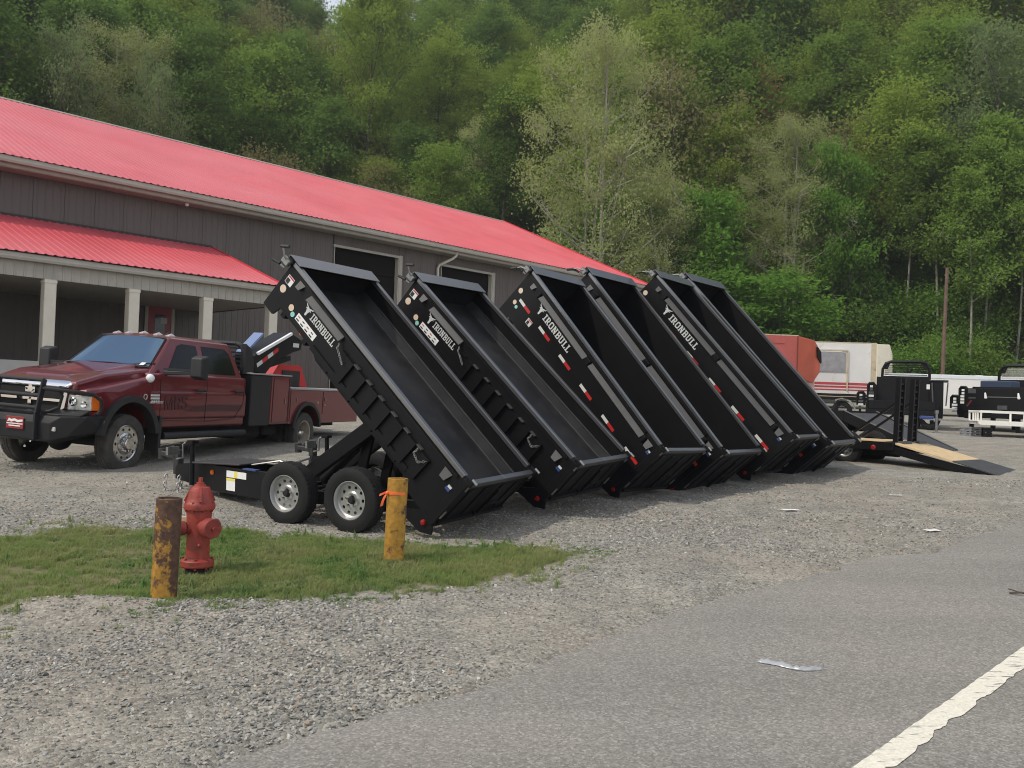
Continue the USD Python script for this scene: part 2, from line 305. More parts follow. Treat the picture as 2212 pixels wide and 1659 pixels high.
# road: one sheet in road coordinates, its ragged edge 2 cm thick
rp = np.concatenate([np.linspace(-40, -1, 30)[:-1], np.linspace(-1, 16, 420)[:-1], np.linspace(16, 90, 60)])
rt = np.array([0, .006, .02, .05, .12, .25, .4, .6, .8, 1.0])
RP = np.repeat(rp[None], len(rt) + 1, 0); RQ = np.zeros_like(RP); RZ = np.zeros_like(RP)
e = road_edge(rp)
for i, t in enumerate(rt): RQ[i + 1] = e * (1 - t) + (-7.5) * t; RZ[i + 1] = .03 * RP[i + 1] + .012 + (.006 * (t < .01) * -1)
RQ[0] = e + .004; RZ[0] = .03 * RP[0] - .06
RX, RY = xy(RP, RQ)
asph = usdkit.material(stage, LK + 'worn_asphalt', {
    'g': ('geometry', {}), 'n': ('noise_texture', {'scale': 220.0, 'detail': 3.0, 'roughness': 0.7}), 'v': ('voronoi_texture', {'scale': 95.0}), 'sv': ('separate_color', {}),
    'cr': ('rgb_ramp', {'ramp': [(0, (0.155, 0.149, 0.135)), (.5, (0.214, 0.205, 0.186)), (.85, (0.258, 0.248, 0.225)), (1, (0.33, 0.318, 0.29))]}),
    'n2': ('noise_texture', {'scale': 0.5, 'detail': 5.0, 'roughness': 0.6}), 'r2': ('rgb_ramp', {'ramp': [(.35, (0.94, 0.94, 0.95)), (.65, (1.06, 1.05, 1.03))]}), 'm': ('mix_color', {'blend_type': 'multiply', 'fac': 1.0, 'use_clamp': False}),
    'mp': ('mapping', {'rotation': (0, 0, -rad(45.6)), 'scale': (0.12, 1.6, 1)}), 'n4': ('noise_texture', {'scale': 1.2, 'detail': 4.0}), 'r4': ('rgb_ramp', {'ramp': [(.35, (0.93,) * 3), (.65, (1.05,) * 3)]}), 'm4': ('mix_color', {'blend_type': 'multiply', 'fac': 1.0, 'use_clamp': False}),
    'b': ('bump', {'strength': 0.28, 'distance': 0.004}), 'p': ('principled_bsdf', {'roughness': 0.85, 'specular_ior_level': 0.3})},
    [('g.position', 'n.vector'), ('g.position', 'v.vector'), ('v.color', 'sv.color'), ('sv.r', 'cr.fac'), ('g.position', 'n2.vector'), ('n2.fac', 'r2.fac'), ('cr.color', 'm.a'), ('r2.color', 'm.b'), ('g.position', 'mp.vector'), ('mp.vector', 'n4.vector'), ('n4.fac', 'r4.fac'), ('m.result', 'm4.a'), ('r4.color', 'm4.b'), ('m4.result', 'p.base_color'), ('v.distance', 'b.height'), ('b.normal', 'p.normal')], surface='p.BSDF')
road = gridmesh(RX, RY, RZ); road.invert()
solo('road', road, asph, 'worn grey asphalt road', None, kind='structure')
# edge line, worn along its right side
lp = np.concatenate([np.linspace(-20, 2.5, 20)[:-1], np.linspace(2.5, 8, 330)[:-1], np.linspace(8, 60, 60)])
wear = np.array([meshkit.fbm(np.array([a * 5.0, 0, 0]), 4, 3) for a in lp]); wear2 = np.array([meshkit.noise(np.array([a * 23.0, 1, 0]), 4) for a in lp])
qa = 1.525 + .006 * (wear2 - .5); qb = 1.405 + .09 * np.clip(wear - .47, 0, 1) + .010 * (wear2 - .5) * np.clip(wear * 6 - 2.4, 0, 1.6)
qm = (qa + qb) / 2
LP = np.stack([lp, lp, lp]); LQ = np.stack([qa, qm, qb]); LX, LY = xy(LP, LQ)
paint = usdkit.material(stage, LK + 'worn_road_paint', {
    'g': ('geometry', {}), 'mp': ('mapping', {'rotation': (0, 0, -rad(60)), 'scale': (3.0, 16, 1)}), 'n': ('noise_texture', {'scale': 2.2, 'detail': 6.0, 'roughness': 0.7}), 'r': ('rgb_ramp', {'ramp': [(.565, (0,) * 3), (.63, (1,) * 3)]}),
    'n2': ('noise_texture', {'scale': 60.0, 'detail': 3.0}), 'r2': ('rgb_ramp', {'ramp': [(.3, (0.58, 0.55, 0.46)), (.7, (0.74, 0.71, 0.61))]}),
    'm': ('mix_color', {'b': (0.19, 0.18, 0.165)}), 'p': ('principled_bsdf', {'roughness': 0.7}), 'b': ('bump', {'strength': 0.3, 'distance': 0.004})},
    [('g.position', 'mp.vector'), ('mp.vector', 'n.vector'), ('n.fac', 'r.fac'), ('r.color', 'm.fac'), ('g.position', 'n2.vector'), ('n2.fac', 'r2.fac'), ('r2.color', 'm.a'), ('m.result', 'p.base_color'), ('n2.fac', 'b.height'), ('b.normal', 'p.normal')], surface='p.BSDF')
lm = gridmesh(LX, LY, .03 * LP + .016); lm.invert()
solo('road_line', lm, paint, 'worn cream white edge line painted along the road', None, kind='structure')

# hillside
hx, hy = np.meshgrid(np.linspace(-150, 150, 150), np.linspace(10, 240, 150))
hs, hd = hill(hx, hy)
HZ0 = zg(hx, hy)
def hill_z(x, y):
    s, d = hill(x, y); base = np.minimum(zg(x, y), 3.2)
    return base + np.where(d > -3, .70 * np.maximum(s, 0) ** 1.0 + 1.6 * (fb(x, y, .08, 3, 21) - .5) * np.clip(d / 8, 0, 1), -1.5) - .15 * (d < 1)
HZ = hill_z(hx, hy)
solo('hillside', gridmesh(hx, hy, HZ), mat('leaf_litter_soil', (0.050, 0.046, 0.026), 0.95, var=0.4, vscale=0.8), 'steep wooded hillside', None, smooth=True, kind='structure')

# ------------------------------------------------------------------ gravel stones and grass
def tquats(n, r, tilt):
    a = r.uniform(0, 2 * np.pi, n); b_ = r.normal(size=n) * tilt; c_ = r.uniform(0, 2 * np.pi, n)
    qz = np.stack([np.cos(a / 2), 0 * a, 0 * a, np.sin(a / 2)], 1); qt = np.stack([np.cos(b_ / 2), np.sin(b_ / 2) * np.cos(c_), np.sin(b_ / 2) * np.sin(c_), 0 * a], 1)
    w1, x1, y1, z1 = qt.T; w2, x2, y2, z2 = qz.T
    return np.stack([w1 * w2 - x1 * x2 - y1 * y2 - z1 * z2, w1 * x2 + x1 * w2 + y1 * z2 - z1 * y2, w1 * y2 - x1 * z2 + y1 * w2 + z1 * x2, w1 * z2 + x1 * y2 - y1 * x2 + z1 * w2], 1)
def stone(r):
    p = r.normal(size=(9, 3)); p /= np.linalg.norm(p, axis=1, keepdims=True); p *= np.array([1.1, .78, .50]) * r.uniform(.8, 1.2, (9, 1))
    return trimesh.convex.convex_hull(p)
def stonemat(name, ramp):
    return usdkit.material(stage, LK + name, {'oi': ('object_info', {}), 'r': ('rgb_ramp', {'ramp': ramp}), 'g': ('texture_coordinate', {}), 'n': ('noise_texture', {'scale': 3.0, 'detail': 4.0}), 'nr': ('rgb_ramp', {'ramp': [(.3, (.8,) * 3), (.7, (1.15,) * 3)]}), 'm': ('mix_color', {'blend_type': 'multiply', 'fac': 1.0, 'use_clamp': False}), 'p': ('principled_bsdf', {'roughness': 0.85, 'specular_ior_level': 0.3})},
        [('oi.random', 'r.fac'), ('g.object', 'n.vector'), ('n.fac', 'nr.fac'), ('r.color', 'm.a'), ('nr.color', 'm.b'), ('m.result', 'p.base_color')], surface='p.BSDF')
SM = stonemat('crushed_limestone', [(0, (0.12, 0.12, 0.112)), (.35, (0.208, 0.207, 0.193)), (.75, (0.312, 0.309, 0.287)), (.95, (0.40, 0.39, 0.35)), (1, (0.54, 0.53, 0.48))])
SM2 = stonemat('weathered_limestone', [(0, (0.16, 0.15, 0.13)), (.5, (0.30, 0.285, 0.25)), (.9, (0.40, 0.38, 0.335)), (1, (0.34, 0.22, 0.14))])
r_ = np.random.default_rng(11)
st = [stone(r_) for _ in range(6)]
N = 560000; sx = r_.uniform(-9, 9, N); sy = r_.uniform(2.6, 15, N); sp, sq = pq(sx, sy)
dist = np.hypot(sx, sy); infr = (np.abs(sx) < .66 * sy + .3)
edge = sq - road_edge(sp); gd = grass_sd(sx, sy)
patch = fb(sx, sy, .55, 4, 31)
dens = np.clip(1.1 - (dist - 5.0) / 6.5, .08, 1) * np.clip(.42 + 2.6 * (patch - .36), .30, 1)
dens = np.where(gd > 0, .02, dens); dens *= np.clip(edge / .25, .15, 1)
keep = infr & (edge > .01) & (gd < .10) & (r_.uniform(size=N) < dens)
few = infr & (edge < 0) & (edge > -.8) & (r_.uniform(size=N) < .004 * np.exp(edge * 4))
keep |= few
sx, sy, gd, edge, patch, sp = sx[keep], sy[keep], gd[keep], edge[keep], patch[keep], sp[keep]; n = len(sx)
size = .0062 + .0130 * r_.beta(1.3, 3.2, n) * 1.5 + .006 * (r_.uniform(size=n) < .03); size = np.where(edge < 0, size * .6, size)
size *= np.clip(.75 + .9 * (patch - .3), .6, 1.25)
zz = np.where(edge > 0, ground_z(sx, sy), .03 * sp + .014)
scatter('gravel_stones', st, [SM, SM, SM, SM, SM2, SM2], np.stack([sx, sy, zz + size * .22], 1), r_.integers(0, 6, n), tquats(n, r_, .55), size, 'loose crushed grey limestone gravel on the lot')
def tuft(r, nb, hmax, spread, wid):
    V, F = [], []
    for b in range(nb):
        a = r.uniform(0, 2 * np.pi); o = r.uniform(0, spread) ** 1.0; x0, y0 = o * math.cos(a * 1.7), o * math.sin(a * 1.7)
        h = hmax * r.uniform(.45, 1); lean = h * r.uniform(.25, 1.1); dx, dy = math.cos(a), math.sin(a); w = wid * r.uniform(.7, 1.2); k = len(V)
        V += [(x0 - dy * w, y0 + dx * w, -.01), (x0 + dy * w, y0 - dx * w, -.01), (x0 + dx * lean * .35 - dy * w * .8, y0 + dy * lean * .35 + dx * w * .8, h * .62), (x0 + dx * lean * .35 + dy * w * .8, y0 + dy * lean * .35 - dx * w * .8, h * .62), (x0 + dx * lean, y0 + dy * lean, h * .92)]
        F += [(k, k + 1, k + 3), (k, k + 3, k + 2), (k + 2, k + 3, k + 4)]
    return trimesh.Trimesh(V, F, process=False)
def grassmat(name, c0, c1, c2):
    return usdkit.material(stage, LK + name, {'g': ('geometry', {}), 'r': ('rgb_ramp', {'ramp': [(0, c0), (.6, c1), (1, c2)]}), 'n': ('noise_texture', {'scale': 1.7, 'detail': 5.0, 'roughness': 0.65}), 'nr': ('rgb_ramp', {'ramp': [(.36, (0,) * 3), (.64, (1,) * 3)]}), 'm': ('mix_color', {'b': (0.42, 0.36, 0.20)}), 'f': ('math', {'math_type': 'multiply', 'value2': 0.50}),
        'd': ('diffuse_bsdf', {}), 't': ('translucent_bsdf', {}), 'x': ('mix_closure', {'fac': 0.5})},
        [('g.random_per_island', 'r.fac'), ('g.position', 'n.vector'), ('n.fac', 'nr.fac'), ('nr.color', 'f.value1'), ('f.value', 'm.fac'), ('r.color', 'm.a'), ('m.result', 'd.color'), ('m.result', 't.color'), ('d.BSDF', 'x.closure1'), ('t.BSDF', 'x.closure2')], surface='x.closure')
GA = grassmat('lawn_grass', (0.20, 0.285, 0.085), (0.30, 0.395, 0.13), (0.46, 0.49, 0.21))
GB = grassmat('dark_clover', (0.13, 0.235, 0.075), (0.20, 0.325, 0.11), (0.30, 0.45, 0.17))
gt = [tuft(r_, 22, .060, .055, .0024) for _ in range(3)] + [tuft(r_, 16, .035, .05, .0065) for _ in range(2)] + [tuft(r_, 14, .13, .04, .0045)]
N = 60000; sx = r_.uniform(-8, 1.4, N); sy = r_.uniform(4.2, 9.3, N); gd = grass_sd(sx, sy) + .62 * (fb(sx, sy, 3., 4, 9) - .5); pt = fb(sx, sy, 1.1, 3, 44)
bare = fb(sx, sy, .9, 4, 77)
keep = (np.abs(sx) < .66 * sy + .3) & (gd > 0) & (r_.uniform(size=N) < np.clip(.25 + gd * 4, 0, 1) * np.clip(2.1 - 4.2 * (bare - .28), .14, 1) * .72)
strag = (np.abs(sx) < .66 * sy) & (gd <= 0) & (gd > -.5) & (r_.uniform(size=N) < .16 * np.exp(gd * 6)); keep |= strag
sx, sy, gd, pt = sx[keep], sy[keep], gd[keep], pt[keep]; n = len(sx)
kind = np.where(r_.uniform(size=n) < np.clip((pt - .48) * 4, .04, .75), r_.integers(3, 5, n), r_.integers(0, 3, n)); kind = np.where((r_.uniform(size=n) < .012) | ((gd < .12) & (r_.uniform(size=n) < .05)), 5, kind)
scatter('lawn', gt, [GA, GA, GA, GB, GB, GB], np.stack([sx, sy, ground_z(sx, sy)], 1), kind, zquats(r_.uniform(0, 6.28, n)), r_.uniform(.7, 1.3, n) * np.clip(.75 + gd, .7, 1.0), 'patch of mown green grass round the hydrant and posts', 'grass')

# ------------------------------------------------------------------ long steel building
BYAW = .77; BN = np.array([math.cos(BYAW), -math.sin(BYAW), 0]); BD = np.array([math.sin(BYAW), math.cos(BYAW), 0])
ROOF = mat('red_roof_steel', (0.52, 0.075, 0.092), 0.42, var=0.10, vscale=0.5, spec=0.5, dirt=(0.56, 0.13, 0.145), dscale=0.22, dlo=.40, dhi=.75)
WALL = mat('grey_wall_steel', (0.080, 0.063, 0.055), 0.5, var=0.06, vscale=0.5)
WAIN = mat('wainscot_steel', (0.15, 0.148, 0.13), 0.5, var=0.06, vscale=0.5)
TRIM = mat('clay_trim', (0.31, 0.285, 0.24), 0.45, var=0.08)
POSTM = mat('cream_post_wrap', (0.50, 0.46, 0.38), 0.5, var=0.06)
DOORB = mat('dark_brown_door', (0.007, 0.005, 0.0045), 0.8, spec=.1, var=0.15)
DOORR = mat('red_door', (0.22, 0.02, 0.03), 0.4)
CLOSURE = mat('dark_foam_closure', (0.03, 0.02, 0.02), 0.8)
b = thing('steel_building', 'long grey steel workshop with red ribbed roof and a porch behind the pickup', 'building', tuple(-BN * 29.107), (0, 0, 90 - math.degrees(BYAW)))
FL = 2.15; T0, T1 = -3.4, 39.9; ZE, ZR, WR, WE = 8.30, 13.52, 11.59, .7
def ribbed(L0, L1, W, n=4, rh=.020, rw=.05):
    """profile points (t, h) of one ribbed sheet between L0 and L1"""
    P = []; s = (L1 - L0) / n
    for i in range(n):
        c = L0 + s * (i + .5); P += [(c - s / 2, 0), (c - rw, 0), (c - rw * .5, rh), (c + rw * .5, rh), (c + rw, 0)]
    return P + [(L1, 0)]
def sheet(P, a, b_, nrm):
    """ribbed sheet: profile P along x, from point a to b_ (y, z), ribs along nrm (y, z)"""
    A = np.array([(t, a[0] + h * nrm[0], a[1] + h * nrm[1]) for t, h in P]); B = np.array([(t, b_[0] + h * nrm[0], b_[1] + h * nrm[1]) for t, h in P]); k = len(P)
    F = []
    for i in range(k - 1): F += [(i, i + 1, k + i + 1), (i, k + i + 1, k + i)]
    return trimesh.Trimesh(np.vstack([A, B]), F, process=False)
sl = math.atan2(ZR - ZE, WR + WE); nr = (-math.sin(sl), math.cos(sl))
tt = np.arange(T0, T1 + .45, .914)
for t in tt:
    obj(b, 'roof_panel', sheet(ribbed(t, t + .912, 1), (-WE, ZE), (WR, ZR), nr), ROOF)
TE = tt[-1] + .912
obj(b, 'rear_roof', sheet(ribbed(T0, TE, 1, 40), (2 * WR + WE, ZE), (WR, ZR), (math.sin(sl), math.cos(sl))), ROOF)
obj(b, 'ridge_cap', [bar((T0, WR - .16, ZR - .04), (TE, WR - .16, ZR - .04), .34, .02, (0, nr[0], nr[1])), bar((T0, WR + .16, ZR - .04), (TE, WR + .16, ZR - .04), .34, .02, (0, -nr[0], nr[1]))], TRIM)
obj(b, 'rake_trim', [bar((TE + .02, -WE - .02, ZE - .02), (TE + .02, WR, ZR - .02), .05, .18, (0, 0, 1))], mat('red_trim', (0.50, 0.04, 0.05), 0.4))
obj(b, 'eave_closure', bx(T0, TE, -WE + .03, -WE + .07, ZE - .055, ZE - .012), CLOSURE)
gut = Polygon([(0, 0), (-.13, 0), (-.15, .05), (-.15, .085), (-.12, .10), (-.12, .13), (-.135, .145), (-.12, .145), (-.105, .125), (-.105, .095), (-.13, .075), (-.125, .03), (-.11, .02), (-.02, .02), (-.02, .14), (0, .14)])
def along(poly, x0, x1):
    m = ext(poly, x1 - x0); T = np.array([[0, 0, 1, x0], [1, 0, 0, 0], [0, 1, 0, 0], [0, 0, 0, 1.]]); m.apply_transform(T); return m
obj(b, 'gutter', mv(along(affinity.scale(gut, 1.3, 1.3, origin=(0, 0)), T0, TE), (0, -WE + .06, ZE - .235)), TRIM)
obj(b, 'fascia', bx(T0, TE, -WE + .063, -WE + .10, ZE - .34, ZE - .06), TRIM)
obj(b, 'soffit', bx(T0, TE, -WE + .1, .02, ZE - .36, ZE - .32), TRIM)
# wall panels with the two tall door openings cut out
D1, D2, DT = (19.49, 22.78), (25.18, 28.39), 7.46
def wall_panel(t0_, t1_, z0, z1): 
    obj(b, 'wall_panel', sheet(ribbed(t0_, t1_ - .012, 1, 4, .007, .022), (0, z0), (0, z1), (-1, 0)), WALL)
tp = np.arange(T0, T1, .914)
for t in tp:
    u = min(t + .914, T1)
    segs = [(t, u, ZE - .34, FL + .9 if u < 7.6 else FL - 1.4)]
    for (a, c) in (D1, D2):
        new = []
        for (x0, x1, zt, zb) in segs:
            if x1 <= a or x0 >= c: new.append((x0, x1, zt, zb)); continue
            if x0 < a - .02: new.append((x0, a, zt, zb))
            new.append((max(x0, a), min(x1, c), zt, DT))
            if x1 > c + .02: new.append((c, x1, zt, zb))
        segs = new
    for (x0, x1, zt, zb) in segs:
        if x1 - x0 > .05: wall_panel(x0, x1, zb, zt)
    if u < 7.6: obj(b, 'wainscot_panel', sheet(ribbed(t, u - .012, 1, 4, .02, .03), (-.012, FL - 1.4), (-.012, FL + .88), (-1, 0)), WAIN)
obj(b, 'wainscot_trim', bx(T0, 7.55, -.05, -.004, FL + .87, FL + .92), TRIM)
objs(b, 'backing_wall', [bx(T0, D1[0] - .03, .30, .36, FL - 1.5, ZE - .3), bx(D1[1] + .03, D2[0] - .03, .30, .36, FL - 1.5, ZE - .3), bx(D2[1] + .03, T1, .30, .36, FL - 1.5, ZE - .3), bx(T0, T1, 23.0, 23.1, FL - 1.5, ZE - .3), bx(D1[0], D1[1], .34, .36, DT, ZE - .3), bx(D2[0], D2[1], .34, .36, DT, ZE - .3)], WALL)
gab = Polygon([(0.0, FL - 1.5), (23.1, FL - 1.5), (23.1, ZE - .34), (WR, ZR - .2), (0.0, ZE - .34)])
for tx in (T0, T1): obj(b, 'gable_wall', mv(along(gab, 0, .06), (tx, .02, 0)), WALL)
for (a, c) in (D1, D2):
    d = obj(b, 'garage_door', bx(a, c, .235, .25, FL - 1.4, DT), DOORB)
    for k in range(7): obj(d, 'door_section', bx(a + .03, c - .03, .205, .233, FL + k * .76 - .1, FL + k * .76 + .63, .01), DOORB)
    obj(b, 'door_jamb', bx(c - .03, c + .0, -.03, .30, FL - 1.4, DT - .0), POSTM); obj(b, 'door_jamb', bx(a, a + .03, -.03, .30, FL - 1.4, DT), TRIM)
    obj(b, 'door_casing', [bx(c, c + .17, -.05, -.022, FL - 1.4, DT + .1)], TRIM); obj(b, 'door_header', bx(a - .05, c, -.05, -.022, DT - .02, DT + .08), TRIM)
# downspout from the eave to between the doors
obj(b, 'downspout', [tube([(25.55, -.62, ZE - .2), (25.52, -.60, ZE - .42), (25.40, -.50, ZE - .55), (24.98, -.12, ZE - .85), (24.92, -.085, ZE - 1.0), (24.92, -.08, FL)], .06, 8)], POSTM)
# porch
PW, PZ0, PZ1, PE = 5.1, 6.62, 4.89, 14.32
psl = math.atan2(PZ0 - PZ1, PW); pnr = (-math.sin(psl), math.cos(psl))
pt_ = np.arange(PE - .914 * 19, PE - .1, .914)
for t in pt_: obj(b, 'porch_roof_panel', sheet(ribbed(t, t + .912, 1), (-PW, PZ1), (-.02, PZ0), pnr), ROOF)
PS = pt_[0]
obj(b, 'porch_flashing', bx(PS, PE, -.06, -.022, PZ0 - .03, PZ0 + .07), CLOSURE)
obj(b, 'porch_closure', bx(PS, PE, -PW + .03, -PW + .06, PZ1 - .05, PZ1 - .012), CLOSURE)
obj(b, 'porch_rake_trim', bar((PE + .02, -PW, PZ1 - .03), (PE + .02, -.02, PZ0 - .03), .04, .14), mat('red_porch_trim', (0.50, 0.04, 0.05), 0.4))
obj(b, 'porch_gutter', mv(along(affinity.scale(gut, 1.2, 1.2, origin=(0, 0)), PS, PE + .1), (0, -PW + .06, PZ1 - .225)), TRIM)
obj(b, 'porch_beam', [sheet(ribbed(t, t + .914, 1, 4, .015, .025), (-PW + .07, 4.27), (-PW + .07, PZ1 - .02), (-1, 0)) for t in pt_] + [bx(PS, PE, -PW + .085, -PW + .16, 4.27, PZ1 - .07)], TRIM)
obj(b, 'porch_gable', along(Polygon([(-PW + .16, 4.27), (-PW + .16, PZ1 - .06), (-.02, PZ0 - .06), (-.02, 4.27)]), PE - .06, PE), WALL)
obj(b, 'porch_ceiling', bx(PS, PE - .07, -PW + .17, -.03, 4.29, 4.33), TRIM)
for k in range(-1, 4):
    t = 7.478 + 2.142 * k
    pp = obj(b, 'porch_post', bx(t - .145, t + .145, -5.165, -4.875, FL - 1.5, 4.26, .012), POSTM)
    obj(pp, 'post_cap', bx(t - .155, t + .155, -5.175, -4.865, 4.16, 4.25, .006), POSTM)
obj(b, 'porch_slab', bx(PS, PE, -5.3, -.04, FL - 1.5, FL - .02), mat('porch_concrete', (0.3, 0.29, 0.27), 0.9, var=.1))
ef = obj(b, 'entry_door_frame', [bx(12.04, 12.15, -.07, -.03, FL, 4.42), bx(12.95, 13.06, -.07, -.03, FL, 4.42), bx(12.15, 12.95, -.07, -.03, 4.30, 4.42)], TRIM)
ed = obj(b, 'entry_door', bx(12.15, 12.95, -.055, -.03, FL, 4.30), DOORR)
obj(ed, 'door_window', bx(12.38, 12.74, -.062, -.055, 3.35, 4.05), mat('dark_glass', (.02, .02, .022), .08))
obj(ed, 'door_notice', bx(12.58, 12.80, -.068, -.0625, 3.75, 3.95), mat('pale_notice', (.35, .35, .36), .6))
lampp = obj(b, 'eave_lamp', mv(revolve([(0, -.09), (.05, -.07), (.07, 0), (0, 0)], 12), (13.2, -.35, ZE - .36)), WHITE)
# ------------------------------------------------------------------ lettering
def slab(text, h):
    """block letters with slab serifs as one polygon, capitals h tall, from x = 0"""
    def R(x0, y0, x1, y1): return sbox(x0, y0, x1, y1)
    def octo(x0, y0, x1, y1, c): return Polygon([(x0 + c, y0), (x1 - c, y0), (x1, y0 + c), (x1, y1 - c), (x1 - c, y1), (x0 + c, y1), (x0, y1 - c), (x0, y0 + c)])
    s, b = 1.35, .95
    def bowl(y0, y1, x0=.5, x1=4.7, c=.8): return octo(x0, y0, x1, y1, c).union(R(x0, y0, 2, y1)).difference(octo(x0 + s, y0 + b, x1 - s, y1 - b, .35))
    G = {
        'I': (3.2, [R(.9, 0, 2.3, 7), R(0, 0, 3.2, b), R(0, 7 - b, 3.2, 7)]),
        'R': (5.4, [R(.6, 0, 2.0, 7), R(0, 0, 2.6, b), R(0, 7 - b, 2.6, 7), bowl(3.0, 7), Polygon([(2.2, 3.2), (3.5, 3.2), (5.0, .9), (5.4, .9), (5.4, 0), (3.9, 0)])]),
        'O': (5.0, [octo(0, 0, 5, 7, 1.1).difference(octo(s, b + .3, 5 - s, 7 - b - .3, .5))]),
        'N': (5.8, [R(.6, 0, 1.9, 7), R(3.9, 0, 5.2, 7), Polygon([(.6, 7), (2.0, 7), (5.2, 0), (3.9, 0)]), R(0, 0, 2.5, b), R(3.3, 7 - b, 5.8, 7), R(0, 7 - b, 1.5, 7)]),
        'B': (5.0, [R(.6, 0, 2.0, 7), R(0, 0, 2, b), R(0, 7 - b, 2, 7), bowl(0, 3.95, .6, 5.0), bowl(3.05, 7, .6, 4.8)]),
        'U': (5.6, [octo(.5, 0, 5.1, 7.9, 1.1).difference(R(.5 + s, b + .4, 5.1 - s, 8)).intersection(R(0, 0, 6, 7)), R(0, 7 - b, 2.4, 7), R(3.2, 7 - b, 5.6, 7)]),
        'L': (4.7, [R(.6, 0, 2.0, 7), R(0, 7 - b, 2.6, 7), R(0, 0, 4.7, b), R(3.9, 0, 4.7, 2.1)])}
    x = 0; out = []
    for ch in text:
        w, g = G[ch]; out.append(affinity.translate(unary_union(g), x, 0)); x += w + .75
    return affinity.scale(unary_union(out), h / 7, h / 7, origin=(0, 0)), (x - .75) * h / 7
def bull(h):
    """a horned bull's skull emblem, h tall, centred"""
    half = [(0, -1.0), (.16, -.95), (.22, -.7), (.20, -.45), (.34, -.1), (.40, .12), (.72, .10), (.62, .26), (.44, .32), (.50, .42), (.80, .50), (1.0, .78), (.98, 1.0), (.80, .72), (.52, .62), (.30, .58), (.14, .48), (0, .46)]
    P = Polygon(half + [(-x, y) for x, y in half[::-1]]).buffer(0)
    eyes = unary_union([Polygon([(.14, .12), (.28, .22), (.18, .02)]), Polygon([(-.14, .12), (-.28, .22), (-.18, .02)])])
    return affinity.scale(P.difference(eyes), h / 2, h / 2, origin=(0, 0))

# ------------------------------------------------------------------ wheels
def tyre_mesh(R, w, rim, tread=40, n=80):
    """axis along y, outer face at -y"""
    n = int(n)
    h = w / 2
    prof = [(rim, -h * .80), (rim + .012, -h * .92), (rim + (R - rim) * .35, -h), (rim + (R - rim) * .62, -h * .985), (R * .955, -h * .86), (R * .975, -h * .82), (R, -h * .66), (R, -h * .44), (R - .009, -h * .42), (R - .009, -h * .34), (R, -h * .32), (R, -h * .04), (R - .009, -h * .02)]
    prof = prof + [(r, -y) for r, y in prof[::-1]]
    def mod(p, a):
        k = (np.floor(a * tread / (2 * np.pi) * 2) % 2)[None, :]; sh = ((p[:, 0] > R * .95) & (np.abs(p[:, 1]) > h * .4))[:, None]
        return -.008 * k * sh
    m = revolve(prof, n if n % 2 == 0 else n + 1, 'z', mod); m.apply_transform(rotm((1, 0, 0), 90)); m.invert(); m.fix_normals(); return m
def disc_with_holes(R, holes, hr, hd, slot=1.0, hub=0.0):
    d = Point(0, 0).buffer(R, 24)
    for i in range(holes):
        a = 2 * np.pi * i / holes; c = affinity.scale(Point(hd, 0).buffer(hr, 6), 1.0, slot); d = d.difference(affinity.rotate(c, math.degrees(a), origin=(0, 0)))
    if hub: d = d.difference(Point(0, 0).buffer(hub, 12))
    return d
def ydisc(poly, y0, y1):
    m = ext(poly, abs(y1 - y0)); T = np.array([[1, 0, 0, 0], [0, 0, -1, max(y0, y1)], [0, 1, 0, 0], [0, 0, 0, 1.]]); m.apply_transform(T); return m
def trailer_wheel(parent, c, R=.345, w=.205, rim=.205, lod=1, out=-1):
    """wheel with its outer face towards out*y"""
    g = lambda m: mv(m, c) if out < 0 else mv(mv(m, rz=180), c)
    n = 80 if lod else 32
    t = obj(parent, 'tyre', g(tyre_mesh(R, w, rim - .005, 44 if lod else 16, 88 if lod else 32)), TYRE, 30)
    h = w / 2
    barrel = revolve([(rim + .004, -h * .80), (rim - .008, -h * .84), (rim - .018, -h * .70), (rim - .022, -h * .45), (rim - .035, -h * .38), (rim - .04, -h * .1), (rim - .04, h * .8)], n); barrel.apply_transform(rotm((1, 0, 0), 90))
    barrel.vertices[:, 1] *= -1; barrel.vertices[:, 1] *= -1
    dish = ydisc(disc_with_holes(rim - .040, 10, .0165, rim * .66, 1.15, .045), -h * .30, -h * .24)
    hub = revolve([(0, -h * .72), (.026, -h * .72), (.032, -h * .66), (.036, -h * .44), (.044, -h * .38), (.044, 0), (0, 0)], 24); hub.vertices[:, 2] *= -1; hub.apply_transform(rotm((1, 0, 0), 90))
    ring = revolve([(.046, h * .36), (.060, h * .40), (.078, h * .40), (.092, h * .30)], n); ring.apply_transform(rotm((1, 0, 0), 90))
    barrel2 = revolve([(rim + .004, h * .80), (rim - .008, h * .84), (rim - .020, h * .66), (rim - .024, h * .44), (rim - .040, h * .34), (rim - .046, h * .20), (rim - .046, -h * .8)], n); barrel2.apply_transform(rotm((1, 0, 0), 90))
    r = obj(t, 'rim', g(cat([barrel2, dish, ring])), SILVER, 30)
    obj(t, 'hub_cap', g(hub), HOLE, 30)
    if lod:
        nuts = [mv(cyl((0, -h * .36, 0), (0, -h * .60, 0), .0125, 6), (.066 * math.cos(a), 0, .062 * math.sin(a))) for a in np.arange(5) * 2 * np.pi / 5 + .3]
        obj(t, 'lug_nuts', g(cat(nuts)), CHROME, kind='stuff')
    return t
DKZ = mat('dark_cast_steel', (0.05, 0.05, 0.05), 0.4, metal=.6)
